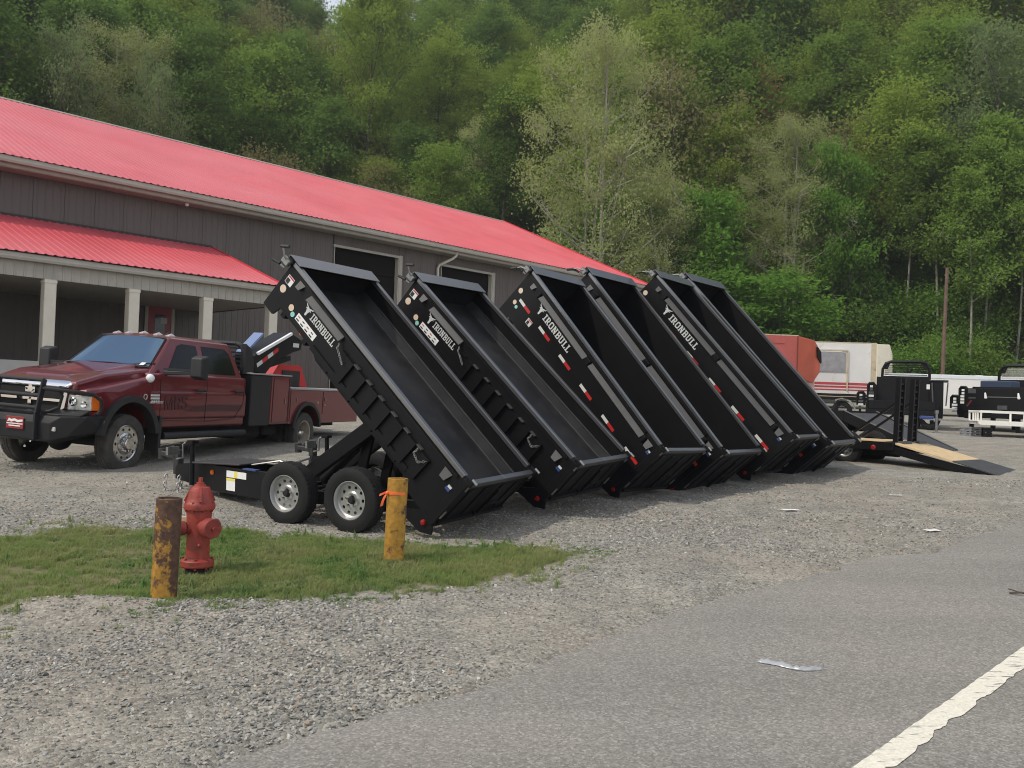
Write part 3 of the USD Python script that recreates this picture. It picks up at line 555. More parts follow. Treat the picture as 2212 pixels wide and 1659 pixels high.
def chain(pts, link=.032, r=.0042):
    """oval links along a polyline"""
    pts = np.array(pts, float); seg = np.linalg.norm(np.diff(pts, axis=0), axis=1); s = np.concatenate([[0], np.cumsum(seg)]); out = []; k = 0
    for d in np.arange(link / 2, s[-1], link * .78):
        p = np.array([np.interp(d, s, pts[:, i]) for i in range(3)]); q = np.array([np.interp(min(d + .005, s[-1]), s, pts[:, i]) for i in range(3)]); q0 = np.array([np.interp(d - .005, s, pts[:, i]) for i in range(3)])
        t = q - q0; t /= np.linalg.norm(t); sdir = np.cross(t, (0.3, .9, .2) if k % 2 else (.9, -.3, .1)); sdir /= np.linalg.norm(sdir)
        a = np.arange(10) * 2 * np.pi / 10
        out.append(tube(p + np.cos(a)[:, None] * t * link / 2 + np.sin(a)[:, None] * sdir * link * .30, r, 5, closed=True)); k += 1
    return cat(out)

# ------------------------------------------------------------------ dump trailers
def dump_trailer(name, label, loc, yaw, roll, L, W, H, tilt, big, scale=1.0, group=None):
    """origin: lower near rear corner of the bed; x to the rear, y to the far side. The bed is tipped up at its front"""
    t = thing(name, label, 'dump trailer', loc, (roll, 0, yaw), scale, group)
    ct, stl = math.cos(rad(tilt)), math.sin(rad(tilt))
    M = np.array([[ct, 0, stl, -L * ct], [0, 1, 0, 0], [-stl, 0, ct, L * stl], [0, 0, 0, 1.]])
    def B(m):
        m = cat(m) if isinstance(m, list) else m; m = m.copy(); m.apply_transform(M); return m
    G0 = -.2                                                             # the ground under the origin
    # bed
    vb = .13
    side = Polygon([(0, 0), (.18, 0), (.22, vb), (L - .62, vb), (L - .42, .0), (L, 0), (L, H - .05), (0, H - .05)])
    fv = .33 if not big else .25
    fl = obj(t, 'bed_floor', B([bx(.036, L, .036, W - .036, fv - .03, fv)]), BEDFL)
    def run(poly, u0, u1):
        m = ext(Polygon(poly), u1 - u0); m.apply_transform(np.array([[0, 0, 1, u0], [1, 0, 0, 0], [0, 1, 0, 0], [0, 0, 0, 1.]])); return B(m)
    w1 = W - .036
    obj(fl, 'corner_fillet', run([(w1 - .10, fv + .001), (w1, fv + .001), (w1, fv + .10)], .04, L - .01), BLACKIN)
    for yy, vv in ((w1 - .108, fv + .002), (w1 - .014, fv + .092)): obj(fl, 'floor_seam', run([(yy - .006, vv), (yy + .006, vv), (yy + .006, vv + .014), (yy - .006, vv + .014)], .35, L - .012), SEAM)
    ns = obj(t, 'side_wall', B(prism(side, 0, .035)), BLACK); fs = obj(t, 'side_wall', B(prism(side, W - .035, W)), BLACK)
    fw = obj(t, 'front_wall', B([bx(0, .035, .036, W - .036, 0, H - .05, 0)]), BLACK)
    for y0 in (0, W - .055): obj(t, 'top_rail', B(bx(.02, L - .05, y0 - .005, y0 + .06, H - .05, H, .006)), RAIL)
    obj(t, 'tarp_shroud', B([bx(-.085, .11, -.01, W + .01, H + .012, H + .022, .003), bx(-.09, -.08, -.01, W + .01, H - .07, H + .012)]), RAIL)
    obj(t, 'tarp_roll', B([cyl((-.035, -.02, H - .04), (-.035, W + .02, H - .04), .045, 14)]), PLAST, 30)
    # pressed board channel: a ledge that leans outwards, facing up
    ch = Polygon([(0, 0), (-.052, .006), (-.052, .014), (0, .085)])
    def ledge(u0, u1, v): 
        m = ext(ch, u1 - u0); T = np.array([[0, 0, 1, u0], [1, 0, 0, -.001], [0, 1, 0, v], [0, 0, 0, 1.]]); m.apply_transform(T); return m
    def gusset(u, v, s=.10):
        P = [(u, -.001, v + s * .5), (u + s, -.001, v + s * .5), (u + s * .25, -.05, v - s * .25), (u + s * .85, -.05, v - s * .25), (u + s * .3, -.001, v - s * .3), (u + s * .8, -.001, v - s * .3)]
        return trimesh.convex.convex_hull(np.array(P))
    if not big:
        obj(ns, 'side_channel', B(ledge(.46, 1.10, H - .17)), LEDGE)
        obj(ns, 'side_rail', B(bx(.42, L - .1, -.022, -.0005, H - .085, H - .06)), BLACK)
        for k in range(7):
            u = 1.30 + .226 * k
            p = obj(ns, 'side_stake', B([prism(Polygon([(u, vb + .02), (u + .115, vb + .02), (u + .115, H - .20), (u, H - .20)]), -.036, -.0005), bx(u - .105, u - .02, -.04, -.0005, H - .205, H - .196)]), BLACK)
        objs(ns, 'stake_ledge', [B(bx(1.30 + .226 * k + .125, 1.30 + .226 * k + .205, -.05, -.0005, H - .19, H - .180)) for k in range(6)], LEDGE)
        obj(ns, 'bed_rail', B([bx(.86, L - .55, -.02, -.0005, vb - .01, vb + .05)]), BLACK)
        obj(ns, 'front_gusset', B(gusset(.22, H - .14)), LEDGE); obj(ns, 'rear_gusset', B(gusset(L - .27, H - .17, .12)), LEDGE)
    else:
        obj(ns, 'side_channel', B(ledge(.13 * L, .49 * L, H - .20)), LEDGE); obj(ns, 'side_channel', B(ledge(.53 * L, .91 * L, H - .20)), LEDGE)
        objs(ns, 'side_rail', [B(bx(.13 * L, .91 * L, -.026, -.0005, H - .085, H - .062)), B(bx(.13 * L, .91 * L, -.014, -.0005, H - .105, H - .095))], BLACK)
        obj(ns, 'front_gusset', B(gusset(.05 * L, H - .17)), LEDGE); obj(ns, 'rear_gusset', B(gusset(.935 * L, H - .18, .13)), LEDGE)
        objs(ns, 'rail_bracket', [B(bx(a * L, c_ * L, -.05, -.0005, H - .21, H - .11, .01)) for a, c_ in ((.495, .525), (.105, .125), (.915, .93))], BLACK)
    for k in range(5): obj(fs, 'side_stake', B(bx(.5 + k * .6, .58 + k * .6, W + .0005, W + .05, vb, H - .1)), BLACK)
    # frame rails and cross members of the bed
    for y0 in (.22, W - .32): obj(t, 'bed_frame_rail', B([prism(Polygon([(.62, vb), (.72, .02), (.86, -.05), (L - .15, -.05), (L - .02, .02), (L - .02, vb)]), y0, y0 + .09)]), BLACK)
    for k in range(7): obj(t, 'cross_member', B(bx(.25 + k * .43, .31 + k * .43, .04, W - .04, vb - .075, vb)), BLACK)
    # tailgate: two leaves with ribs
    for k in range(2):
        y0, y1 = (.03 + k * (W - .06) / 2 + .004, .03 + (k + 1) * (W - .06) / 2 - .004)
        lf = obj(t, 'tailgate_leaf', B([bx(L + .005, L + .035, y0, y1, .03, H - .09)]), BLACK)
        obj(lf, 'leaf_top_rail', B(bx(L - .0, L + .055, y0, y1, H - .088, H - .02, .005)), RAIL)
        for j in range(2):
            yy = y0 + (y1 - y0) * (.28 + .46 * j); obj(lf, 'leaf_rib', B(bx(L + .036, L + .048, yy - .055, yy + .055, .06, H - .16, .008)), BLACK)
        obj(lf, 'leaf_bar', B(bx(L + .036, L + .075, y0 + .01, y1 - .01, .02, .058)), BLACK)
    for y0 in (-.012, W - .048):
        obj(t, 'corner_post', B([bx(L - .05, L + .045, y0, y0 + .06, -.02, H - .03, .006), bx(L - .02, L + .07, y0 + .005, y0 + .045, H - .06, H + .01, .006)]), BLACK)
        obj(t, 'hinge_pin', B([cyl((L + .05, y0 + .03, H - .12), (L + .05, y0 + .03, H - .02), .014, 8), cyl((L + .03, y0 + .03, H + .02), (L + .10, y0 + .03, H + .02), .016, 8), cyl((L + .05, y0 + .03, .1), (L + .05, y0 + .03, .2), .014, 8)]), ZINC, 30)
    obj(t, 'tailgate_latch', B([bar((L + .09, W * .5, .1), (L + .09, W * .5, H * .75), .03), bar((L + .1, W * .5, H * .4), (L + .12, W * .5 + .18, H * .45), .025)]), BLACK)
    obj(t, 'marker_ledge', B([bx(L - .12, L - .06, -.012, -.0005, H - .26, H - .23)]), BLUEV); obj(t, 'reflector', B([bx(L - .11, L - .06, -.012, -.0005, H - .225, H - .20)]), SILVT)
    # crank of the tarp
    cr = [(-.04, -.03, H - .05), (-.07, -.07, H - .06), (-.14, -.09, H - .09), (-.20, -.09, H - .17)]
    if not big: cr = [(-.04, -.03, H - .05), (-.08, -.08, H - .02), (-.145, -.10, H + .045), (-.16, -.10, H + .06)]
    k = obj(t, 'tarp_crank', B([tube(cr, .011, 6), bx(-.12, .0, -.06, -.012, H - .10, H - .02, .01), cyl((-.08, -.05, H - .13), (-.03, -.03, H - .13), .02, 8)]), ZINC, 30)
    obj(k, 'crank_grip', B([cyl((cr[-1][0] - .02, -.10, cr[-1][2] - .02), (cr[-1][0] + .07, -.10, cr[-1][2] + .05), .019, 10) if not big else cyl((cr[-1][0] + .01, -.09, cr[-1][2] + .01), (cr[-1][0] - .07, -.09, cr[-1][2] - .08), .022, 10), cyl((-.20, -.07, H - .16), (-.10, -.05, H - .13), .018, 8)]), PLAST, 30)
    # decals, flat on the near side wall
    def decal(name, poly, m, parent=ns, off=.0015, th=.001, lab=None): return obj(parent, name, B(prism(poly, -off - th, -off)), m, label=lab)
    def rect(u, v, a, c): return Polygon([(u, v), (u + a, v), (u + a, v + c), (u, v + c)])
    def disc(u, v, r): return Point(u, v).buffer(r, 8)
    if not big:
        txt, tw = slab('IRONBULL', .086); tw_ = 1.055 - .615
        decal('letters', affinity.translate(affinity.scale(txt, tw_ / tw, 1, origin=(0, 0)), .615, .335), LETTER); decal('bull_emblem', affinity.translate(bull(.135), .535, .385), LETTER)
        d = decal('spec_sticker', rect(.46, .195, .36, .085), WHITE)
        for i in range(4): 
            obj(ns, 'sticker_print', B(prism(rect(.475 + i * .085, .205, .05, .016), -.0035, -.0027)), INK); obj(ns, 'sticker_print', B(prism(rect(.48 + i * .085, .245, .04, .012), -.0035, -.0027)), INKR if i % 2 == 0 else INK)
        decal('round_sticker', disc(.34, .245, .038), TAN); decal('round_sticker', disc(.405, .205, .030), TEAL); decal('round_sticker', disc(.10, .31, .045), TAN)
        d = decal('warning_sticker', rect(.055, .385, .11, .10), WHITE); obj(ns, 'sticker_print', B(prism(rect(.06, .39, .055, .06), -.0035, -.0027)), INK); obj(ns, 'sticker_print', B(prism(rect(.062, .462, .10, .018), -.0035, -.0027)), INKR)
        cm = [(1.115, -.03, H - .17), (1.15, -.055, H - .22), (1.22, -.065, H - .24), (1.32, -.065, H - .29)]
        obj(ns, 'safety_chain', B(chain(cm)), ZINC, kind='stuff'); obj(ns, 'safety_chain', B(chain([(L - .60, -.03, H - .20), (L - .60, -.05, H - .27), (L - .50, -.055, H - .30), (L - .43, -.03, H - .22)])), ZINC, kind='stuff')
    else:
        txt, tw = slab('IRONBULL', .115); u0, u1 = .205 * L, .41 * L
        decal('letters', affinity.translate(affinity.scale(txt, (u1 - u0) / tw, 1, origin=(0, 0)), u0, H - .3625), LETTER); decal('bull_emblem', affinity.translate(bull(.17), .172 * L, H - .29), LETTER)
        for i in range(6):
            u = (.052 + .1684 * i) * L; v = H - .51
            decal('reflective_tape', rect(u, v, .042 * L, .05), SILVT); decal('reflective_tape', rect(u + .043 * L, v, .042 * L, .05), REDT)
        decal('round_sticker', disc(.025 * L, H - .38, .045), TAN); decal('round_sticker', disc(.040 * L, H - .585, .038), TAN); decal('round_sticker', disc(.062 * L, H - .615, .03), TEAL)
        d = decal('warning_sticker', rect(.150 * L, H - .64, .12, .10), SILVT); obj(ns, 'sticker_print', B(prism(rect(.155 * L, H - .635, .05, .06), -.0035, -.0027)), INK); obj(ns, 'sticker_print', B(prism(rect(.155 * L, H - .565, .10, .018), -.0035, -.0027)), INKR)
    # frame on its wheels
    ax = [-.886, -1.766] if not big else [-1.0, -1.9]
    z0, z1 = .0, .15; yn, yf = .26, W - .26
    XT = -2.45 if not big else -2.6
    for y0 in (yn, yf):
        obj(t, 'frame_rail', [bx(XT, -.02, y0 - .035, y0 + .035, z0, z1, .004)], BLACK)
    zt0, zt1 = -.03, .29; HX = -4.36 if not big else -4.7; ym = W / 2
    def sh(m, sgn=1):
        m = cat(m) if isinstance(m, list) else m.copy(); v = np.array(m.vertices); v[:, 1] += sgn * .20 * np.maximum(XT + .25 - v[:, 0], 0); m.vertices = v; return m
    # deep tongue: its near face carries the stickers
    ton = obj(t, 'tongue', sh(prism(Polygon([(XT + .25, zt0), (XT + .25, zt1), (HX + .55, zt1), (HX + .04, zt1 - .05), (HX, zt1 - .10), (HX, zt0 + .08), (HX + .9, zt0)]), yn - .03, yn + .03)), BLACK)
    obj(t, 'tongue', sh(prism(Polygon([(XT + .25, zt0), (XT + .25, zt1), (HX + .55, zt1), (HX + .04, zt1 - .05), (HX, zt1 - .10), (HX, zt0 + .08), (HX + .9, zt0)]), yf - .03, yf + .03), -1), BLACK)
    for x0 in (HX + .02, HX + .6, HX + 1.3, XT + .2, -1.9, -1.2, -.4): obj(t, 'frame_cross', bx(x0, x0 + .07, yn + .04 + max(0, .2 * (XT + .25 - x0)), yf - .04 - max(0, .2 * (XT + .25 - x0)), z0 + .02, z1 - .01), BLACK)
    obj(t, 'coupler', [bar((HX - .02, ym, .10), (HX - .02, ym, .42), .10, .09, (1, 0, 0), .008), bar((HX - .02, ym, .33), (HX - .34, ym, .36), .10, .07, c=.01), cyl((HX - .32, ym, .28), (HX - .32, ym, .42), .055, 12), bar((HX - .22, ym, .38), (HX - .12, ym, .46), .03)], DKZ, 30)
    yj = yn + .22
    j = obj(t, 'jack', [cyl((HX + .50, yj, -.0), (HX + .50, yj, .56), .030, 14), bx(HX + .45, HX + .55, yj - .05, yj + .05, .54, .58)], BLACK, 30)
    obj(j, 'jack_leg', [cyl((HX + .50, yj, G0 + .02 + .03 * (HX)), (HX + .50, yj, .02), .035, 12), bx(HX + .40, HX + .60, yj - .1, yj + .1, G0 + .03 * HX * .3 - .0, G0 + .02 + .03 * HX * .3)], ZINC, 30)
    obj(j, 'jack_handle', [tube([(HX + .44, yj - .06, .55), (HX + .42, yj - .08, .53), (HX + .42, yj - .08, .36), (HX + .32, yj - .08, .34)], .012, 6), bx(HX + .33, HX + .37, yn - .045, yj - .085, .40, .50)], ZINC, 30)
    obj(t, 'toolbox', [bx(HX + .62, HX + 1.35, yn + .30, yf - .30, .12, .30, .01)], BLACK)
    obj(t, 'toolbox_lid', [mv(bx(-.4, .4, yn + .12, yf - .12, 0, .018, .004), (HX + 1.0, 0, .315), ry=-1.5)], mat('dull_black_plate', (.03, .027, .027), .5) if stage.GetPrimAtPath(LK + 'dull_black_plate').IsValid() is False else UsdShade.Material.Get(stage, LK + 'dull_black_plate'))
    fy = yn - .032
    obj(ton, 'marker_lamp', sh(mv(revolve([(0, .02), (.03, .016), (.036, 0), (0, 0)], 16), (HX + .84, fy, zt1 - .09), rx=90)), AMBER, 30)
    d = obj(ton, 'spec_sticker', sh(bx(HX + 1.14, HX + 1.54, fy - .0, fy + .002, zt1 - .12, zt1 - .04)), WHITE); obj(ton, 'sticker_band', sh(bx(HX + 1.30, HX + 1.36, fy - .002, fy - .0005, zt1 - .12, zt1 - .04)), YELLOWV)
    d = obj(ton, 'id_plate', sh(bx(HX + 1.14, HX + 1.32, fy - .0, fy + .002, zt0 + .04, zt0 + .19)), WHITE); obj(ton, 'sticker_band', sh(bx(HX + 1.14, HX + 1.32, fy - .002, fy - .0005, zt0 + .16, zt0 + .19)), YELLOWV)
    obj(ton, 'manual_pouch', sh(bx(HX + 1.5, HX + 1.75, yn - .06, yn + .02, zt1 + .0, zt1 + .015)), BLUEV)
    for yy, dx_ in ((ym - .16, -.05), (ym - .17, .20), (ym + .06, .0)):
        obj(ton, 'safety_chain', chain([(HX + dx_, yy, zt0 + .14), (HX + dx_ - .01, yy - .02, zt0 - .02), (HX + dx_ + .03, yy - .01, zt0 - .15), (HX + dx_ + .12, yy, zt0 - .165)], 0.06, .0095), ALU, kind='stuff')
    for a in ax: 
        obj(t, 'axle', cyl((a, -.05, G0 + .345), (a, W + .05, G0 + .345), .035, 10), BLACK)
        objs(t, 'leaf_spring', [tube([(a - .3, y0, G0 + .40), (a - .15, y0, G0 + .33), (a + .15, y0, G0 + .33), (a + .3, y0, G0 + .40)], .022, 6) for y0 in (yn, yf)], BLACK)
        trailer_wheel(t, (a, -.075, G0 + .345)); trailer_wheel(t, (a, W + .075, G0 + .345), lod=0, out=1)
    # hoist: scissor arms and ram from the frame to the bed
    xb, zb = -L * ct + 1.75 * ct, L * stl - 1.75 * stl
    for y0 in (ym - .28, ym + .22):
        obj(t, 'hoist_arm', [bar((-2.15, y0, .16), (xb + .02, y0, zb - .10), .09, .17, c=.006)], BLACK)
        obj(t, 'hoist_arm', [bar((-1.35, y0 + .12, .10), (xb - .12, y0 + .12, zb - .12), .05, .12, c=.006)], BLACK)
    obj(t, 'hoist_ram', [cyl((-1.95, ym, .2), ((xb - 1.95) / 2, ym, (zb + .2) / 2), .06, 14), cyl(((xb - 1.95) / 2, ym, (zb + .2) / 2), (xb, ym, zb - .1), .035, 12)], BLACK, 30)
    obj(t, 'hydraulic_hose', [tube([(-2.9, ym - .2, .33), (-2.5, ym - .15, .40), (-2.2, ym - .1, .30), (-1.9, ym - .05, .34)], .012, 6), tube([(-2.3, yn + .1, .22), (-2.0, yn + .1, .45), (-1.85, yn + .1, .5)], .02, 6)], ZINC, 30)
    # rear of the frame with lamps
    obj(t, 'rear_sill', [bx(-.06, .03, .0, W, -.06, .06, .006)], BLACK)
    for y0 in (.0, W - .02):
        lp_ = obj(t, 'tail_lamp', [mv(revolve([(0, .026), (.025, .022), (.031, 0), (0, 0)], 16), (-.07, -.004 if y0 < .1 else W + .004, -.02), rx=90 if y0 < .1 else -90)], REDL, 30)
    objs(t, 'hinge_block', [bx(-.16, .06, y0, y0 + .10, -.05, .12, .01) for y0 in (yn - .05, yf - .05)], BLACK)
    obj(t, 'rear_plate', [prism(Polygon([(-.45, .10), (-.06, .10), (.04, -.04), (.02, -.14), (-.12, -.12), (-.28, .0)]), -.003, .02)], BLACK)
    return t
GRP = 'black dump trailers parked in a row with their beds tipped up'
A = dict(L=3.195, W=1.45, H=.63, tilt=44.4, big=False)
Bp = dict(L=3.63, W=1.407, H=.96, tilt=47.4, big=True)
t1 = dump_trailer('dump_trailer', 'small black dump trailer nearest the yellow bollard, both its silver wheels in view', (-.779, 8.604, .345), -27.3, 1.2, group=GRP, **A)
copy_of(t1, 'small black dump trailer right behind the nearest one, second in the row', (.404, 9.993, .465), (1.6, -1.2, -31.5), 1.0, GRP)
t3 = dump_trailer('dump_trailer', 'tall dump trailer third in the row, its large lettering and red white tape in view', (1.46, 11.451, .45), -38.5, -1.2, scale=.917, group=GRP, **Bp)
copy_of(t3, 'tall dump trailer fourth in the row, its side lettering hidden by the third', (2.495, 12.694, .345), (-.3, 1.0, -38.4), 1.0, GRP)
copy_of(t3, 'tall dump trailer fifth in the row, smaller lettering and six tapes on its side', (3.875, 13.831, .55), (.2, 0, -36.0), .996, GRP)
copy_of(t3, 'dump trailer at the far right end of the row, only its empty bed in view', (4.873, 15.246, .347), (.6, 0, -38.1), 1.118, GRP)
# ------------------------------------------------------------------ maroon service pickup
def carpaint(name, col):
    return usdkit.material(stage, LK + name, {'g': ('texture_coordinate', {}), 'n': ('noise_texture', {'scale': 1.3, 'detail': 6.0, 'roughness': 0.6}), 's': ('separate_xyz', {}), 'h': ('map_range', {'from_min': 0.95, 'from_max': 0.45, 'to_min': 0.0, 'to_max': 0.30, 'clamp': True}),
        'f': ('math', {'math_type': 'multiply'}), 'm': ('mix_color', {'a': col, 'b': (0.060, 0.038, 0.032)}), 'fl': ('noise_texture', {'scale': 900.0, 'detail': 1.0}), 'fr': ('rgb_ramp', {'ramp': [(.3, (.30,) * 3), (.7, (.42,) * 3)]}), 'p': ('principled_bsdf', {'metallic': 0.25, 'coat_weight': 0.8, 'coat_roughness': 0.05, 'coat_ior': 1.5})},
        [('g.object', 'n.vector'), ('g.object', 's.vector'), ('s.z', 'h.value'), ('h.result', 'f.value1'), ('n.fac', 'f.value2'), ('f.value', 'm.fac'), ('m.result', 'p.base_color'), ('g.object', 'fl.vector'), ('fl.fac', 'fr.fac'), ('fr.color', 'p.roughness')], surface='p.BSDF')
MAROON = carpaint('maroon_metallic_paint', (0.090, 0.0040, 0.0075))
GLASST = mat('tinted_side_glass', (0.004, 0.0045, 0.005), 0.04, spec=0.22)
GLASSW = mat('windshield_glass', (0.020, 0.026, 0.034), 0.02, ior=3.2, specular_tint=(0.42, 0.72, 1.0))
LENSC = mat('clear_headlamp_lens', (0.46, 0.46, 0.42), 0.12, metal=0.2, var=.5, vscale=14, obj_space=True, coat=1.0)
BUMPER = mat('textured_black_bumper', (0.010, 0.010, 0.0115), 0.50, spec=.35, bump=0.25, bscale=160)
BOXBLK = mat('black_powder_coat', (0.012, 0.0125, 0.014), 0.45, spec=.35, bump=.1, bscale=60)
GREYT = mat('grey_box_top', (0.30, 0.29, 0.28), 0.5, var=.1)
DARKTXT = mat('dark_grey_vinyl', (0.040, 0.010, 0.012), 0.35)
WB = 5.10
tk = thing('pickup_truck', 'maroon crew cab pickup with service body and black brush guard parked before the porch', 'pickup truck', (-6.88, 13.44, .29), (-2.2, 0, 253.7), (1.03, 1.046, 1.09))
axz = .415
lower = hull([(x, y, z) for x in (-.50, -2.93) for y in (-.93, .93) for z in (.66, 1.38)], .05, 12) + hull([(x, y, z) for x in (-.5, -2.93) for y in (-.945, .945) for z in (.80, 1.12)], .06, 12)
fend = hull([(.70, -.86, 1.10), (.70, .86, 1.10), (.74, -.86, .78), (.74, .86, .78), (-.58, -.90, 1.33), (-.58, .90, 1.33), (-.58, -.90, .72), (-.58, .90, .72), (.25, .93, .85), (.25, -.93, .85), (-.4, .93, .85), (-.4, -.93, .85), (.2, .92, 1.12), (.2, -.92, 1.12), (.55, .90, 1.12), (.55, -.90, 1.12)], .065, 14)
hoodb = hull([(.74, -.70, 1.205), (.74, .70, 1.205), (.76, -.66, .95), (.76, .66, .95), (.30, -.74, 1.325), (.30, .74, 1.325), (-.62, -.78, 1.435), (-.62, .78, 1.435), (-.62, -.78, .9), (-.62, .78, .9)], .055, 14)
bulge = hull([(.55, -.34, 1.275), (.55, .34, 1.275), (-.60, -.50, 1.48), (-.60, .50, 1.48), (-.6, -.4, 1.2), (-.6, .4, 1.2), (.5, 0, 1.1)], .055, 14)
body = lower + fend + hoodb + bulge
arch = m3.Manifold.cylinder(2.4, .545, .545, 40).rotate((90, 0, 0)).translate((0, 1.2, .47))
inner = m3.Manifold.cube((1.0, 1.2, .9), True).translate((0, 0, .45))
body = body - arch
for s in (-1, 1): body = body - m3.Manifold.cube((.5, .5, .215), True).translate((.84, s * .875, .972))
bo = obj(tk, 'body', tm(body), MAROON, 32)
gh = hull([(-.58, -.84, 1.40), (-.58, .84, 1.40), (-2.90, -.86, 1.40), (-2.90, .86, 1.40), (-1.22, -.64, 1.93), (-1.22, .64, 1.93), (-2.72, -.66, 1.93), (-2.72, .66, 1.93), (-1.42, 0, 1.985), (-2.5, 0, 1.985), (-1.37, -.55, 1.965), (-1.37, .55, 1.965), (-2.6, -.55, 1.965), (-2.6, .55, 1.965)], .055, 16)
obj(tk, 'cab', tm(gh), MAROON, 32)
def plate(P, off=.006, th=.006):
    """thin plate on the outside of the quad P (counter clockwise from outside)"""
    P = np.array(P, float); n = np.cross(P[1] - P[0], P[2] - P[0]); n /= np.linalg.norm(n)
    k = len(P); V = np.vstack([P + n * off, P + n * (off - th)]); return trimesh.convex.convex_hull(V)
# glass on the planes of the hull (offset by its radius)
def off_plane(pts, r=.055):
    pts = np.array(pts, float); n = np.cross(pts[1] - pts[0], pts[2] - pts[0]); n /= np.linalg.norm(n); return pts + n * r
def lerp(a, b, t): return np.array(a) * (1 - t) + np.array(b) * t
W4 = off_plane([(-.58, -.84, 1.40), (-.58, .84, 1.40), (-1.22, .64, 1.93), (-1.22, -.64, 1.93)])
def inset(Q, l, r, bt, tp):
    a, b_, c, d = Q; f = lambda s, t: lerp(lerp(a, b_, s), lerp(d, c, s), t)
    return [f(l, bt), f(1 - r, bt), f(1 - r, tp), f(l, tp)]
def curved(Q, bow=.05, n=10):
    a, b_, c, d = [np.array(v, float) for v in Q]; nn = np.cross(b_ - a, c - a); nn /= np.linalg.norm(nn); S, T = np.meshgrid(np.linspace(0, 1, n + 1), np.linspace(0, 1, 5))
    P = ((1 - S) * (1 - T))[..., None] * a + (S * (1 - T))[..., None] * b_ + (S * T)[..., None] * c + ((1 - S) * T)[..., None] * d + nn * (.008 + bow * (1 - (2 * S - 1) ** 2))[..., None]
    return gridmesh(P[..., 0], P[..., 1], P[..., 2])
ws = obj(tk, 'windshield', curved(inset(W4, .03, .03, .13, .95), .035), GLASSW, True)
obj(ws, 'windshield_frame', [tube([p + np.array([.012, 0, .012]) for p in inset(W4, .02, .02, .11, .97)], .014, 6, closed=True)], PLAST)
for s in (-.35, .30): obj(tk, 'wiper', [bar((-.57, s, 1.515), (-.69, s + .52, 1.575), .018)], PLAST)
obj(tk, 'inspection_sticker', plate([lerp(W4[0], W4[3], .12) + [.02, 1.42, .02], lerp(W4[0], W4[3], .12) + [.02, 1.50, .02], lerp(W4[0], W4[3], .19) + [.02, 1.50, .02], lerp(W4[0], W4[3], .19) + [.02, 1.42, .02]], .012, .004), WHITE)
SL = off_plane([(-.58, .84, 1.40), (-2.90, .86, 1.40), (-2.72, .66, 1.93), (-1.22, .64, 1.93)])
SR = SL * np.array([1, -1, 1])
def sidepoly(S, pts, flip=False):
    a, b_, c, d = S; o = a; ex_ = (b_ - a); ex_ /= np.linalg.norm(ex_); nn = np.cross(b_ - a, d - a); nn /= np.linalg.norm(nn); ey_ = np.cross(nn, ex_)
    m = ext(Polygon(pts).buffer(-.02).buffer(.02), .006); V = np.array(m.vertices); m.vertices = o + V[:, :1] * ex_ + V[:, 1:2] * ey_ + (V[:, 2:] + .003) * nn
    if flip: m.vertices = m.vertices * np.array([1, -1, 1])
    return m
for fl_ in (False, True):
    obj(tk, 'front_window', sidepoly(SL, [(.34, .045), (1.20, .045), (1.20, .505), (.84, .515), (.72, .48)], fl_), GLASST)
    obj(tk, 'rear_window', sidepoly(SL, [(1.34, .045), (2.16, .045), (2.10, .42), (2.0, .50), (1.34, .51)], fl_), GLASST)
    obj(tk, 'window_trim', [sidepoly(SL, [(.25, .0), (2.2, .0), (2.2, .025), (.28, .025)], fl_)], PLAST)
# doors: seams and handles on the flank
for s in (1,):
    y = s * 1.0
    def seam(pts): return [bar((pts[i][0], y * 1.006, pts[i][1]), (pts[i + 1][0], y * 1.006, pts[i + 1][1]), .008, .006) for i in range(len(pts) - 1)]
    obj(tk, 'door_seam', seam([(-.62, 1.36), (-.66, .74), (-1.78, .70), (-1.80, 1.38)]), HOLE); obj(tk, 'door_seam', seam([(-1.82, .70), (-2.62, .74), (-2.86, 1.0), (-2.88, 1.38)]), HOLE)
    for hx_ in (-1.62, -2.70): obj(tk, 'door_handle', [bx(hx_ - .12, hx_ + .12, y, y + .045, 1.175, 1.21, .012)], PLAST)
    obj(tk, 'side_band', [prism(Polygon([(-1.20, .86), (-2.80, .86), (-2.88, .97), (-2.0, .98), (-1.5, .95)]), 1.003, 1.006)], DARKTXT)
    tx = meshkit.text_mesh('MRS', .20, .004, True); tx.apply_transform(np.array([[-1, 0, 0, -.72], [0, 0, 1, 1.008], [0, 1, 0, .90], [0, 0, 0, 1.]])); obj(tk, 'door_letters', tx, mat('smoke_vinyl', (.036, .010, .012), .35))
    obj(tk, 'badge', [bx(-.62, -.42, 1.0, 1.008, 1.09, 1.12), bx(-.62, -.42, 1.0, 1.008, 1.045, 1.075)] + [bx(-.62 + .05 * i, -.59 + .05 * i, 1.0, 1.01, 1.0, 1.03) for i in range(4)], SILVT)
    bt = meshkit.text_mesh('HEAVY DUTY', .035, .003, True); bt.apply_transform(np.array([[-1, 0, 0, -.40], [0, 0, 1, 1.008], [0, 1, 0, .985], [0, 0, 0, 1.]])); obj(tk, 'badge', bt, SILVT)
    obj(tk, 'engine_badge', mv(revolve([(.03, 0), (.045, 0), (.045, .01), (.03, .01)], 16), (-.30, 1.0, 1.08), rx=-90), CHROME)
    obj(tk, 'fuel_cap', mv(revolve([(0, .012), (.03, .012), (.045, 0)], 16), (-3.45, 1.005, .90), rx=-90), mat('blue_cap', (.02, .12, .40), .4))
    obj(tk, 'cowl_lamp', mv(tm(m3.Manifold.sphere(.065, 16)), (-.42, .97, 1.35)), WHITE, 40)
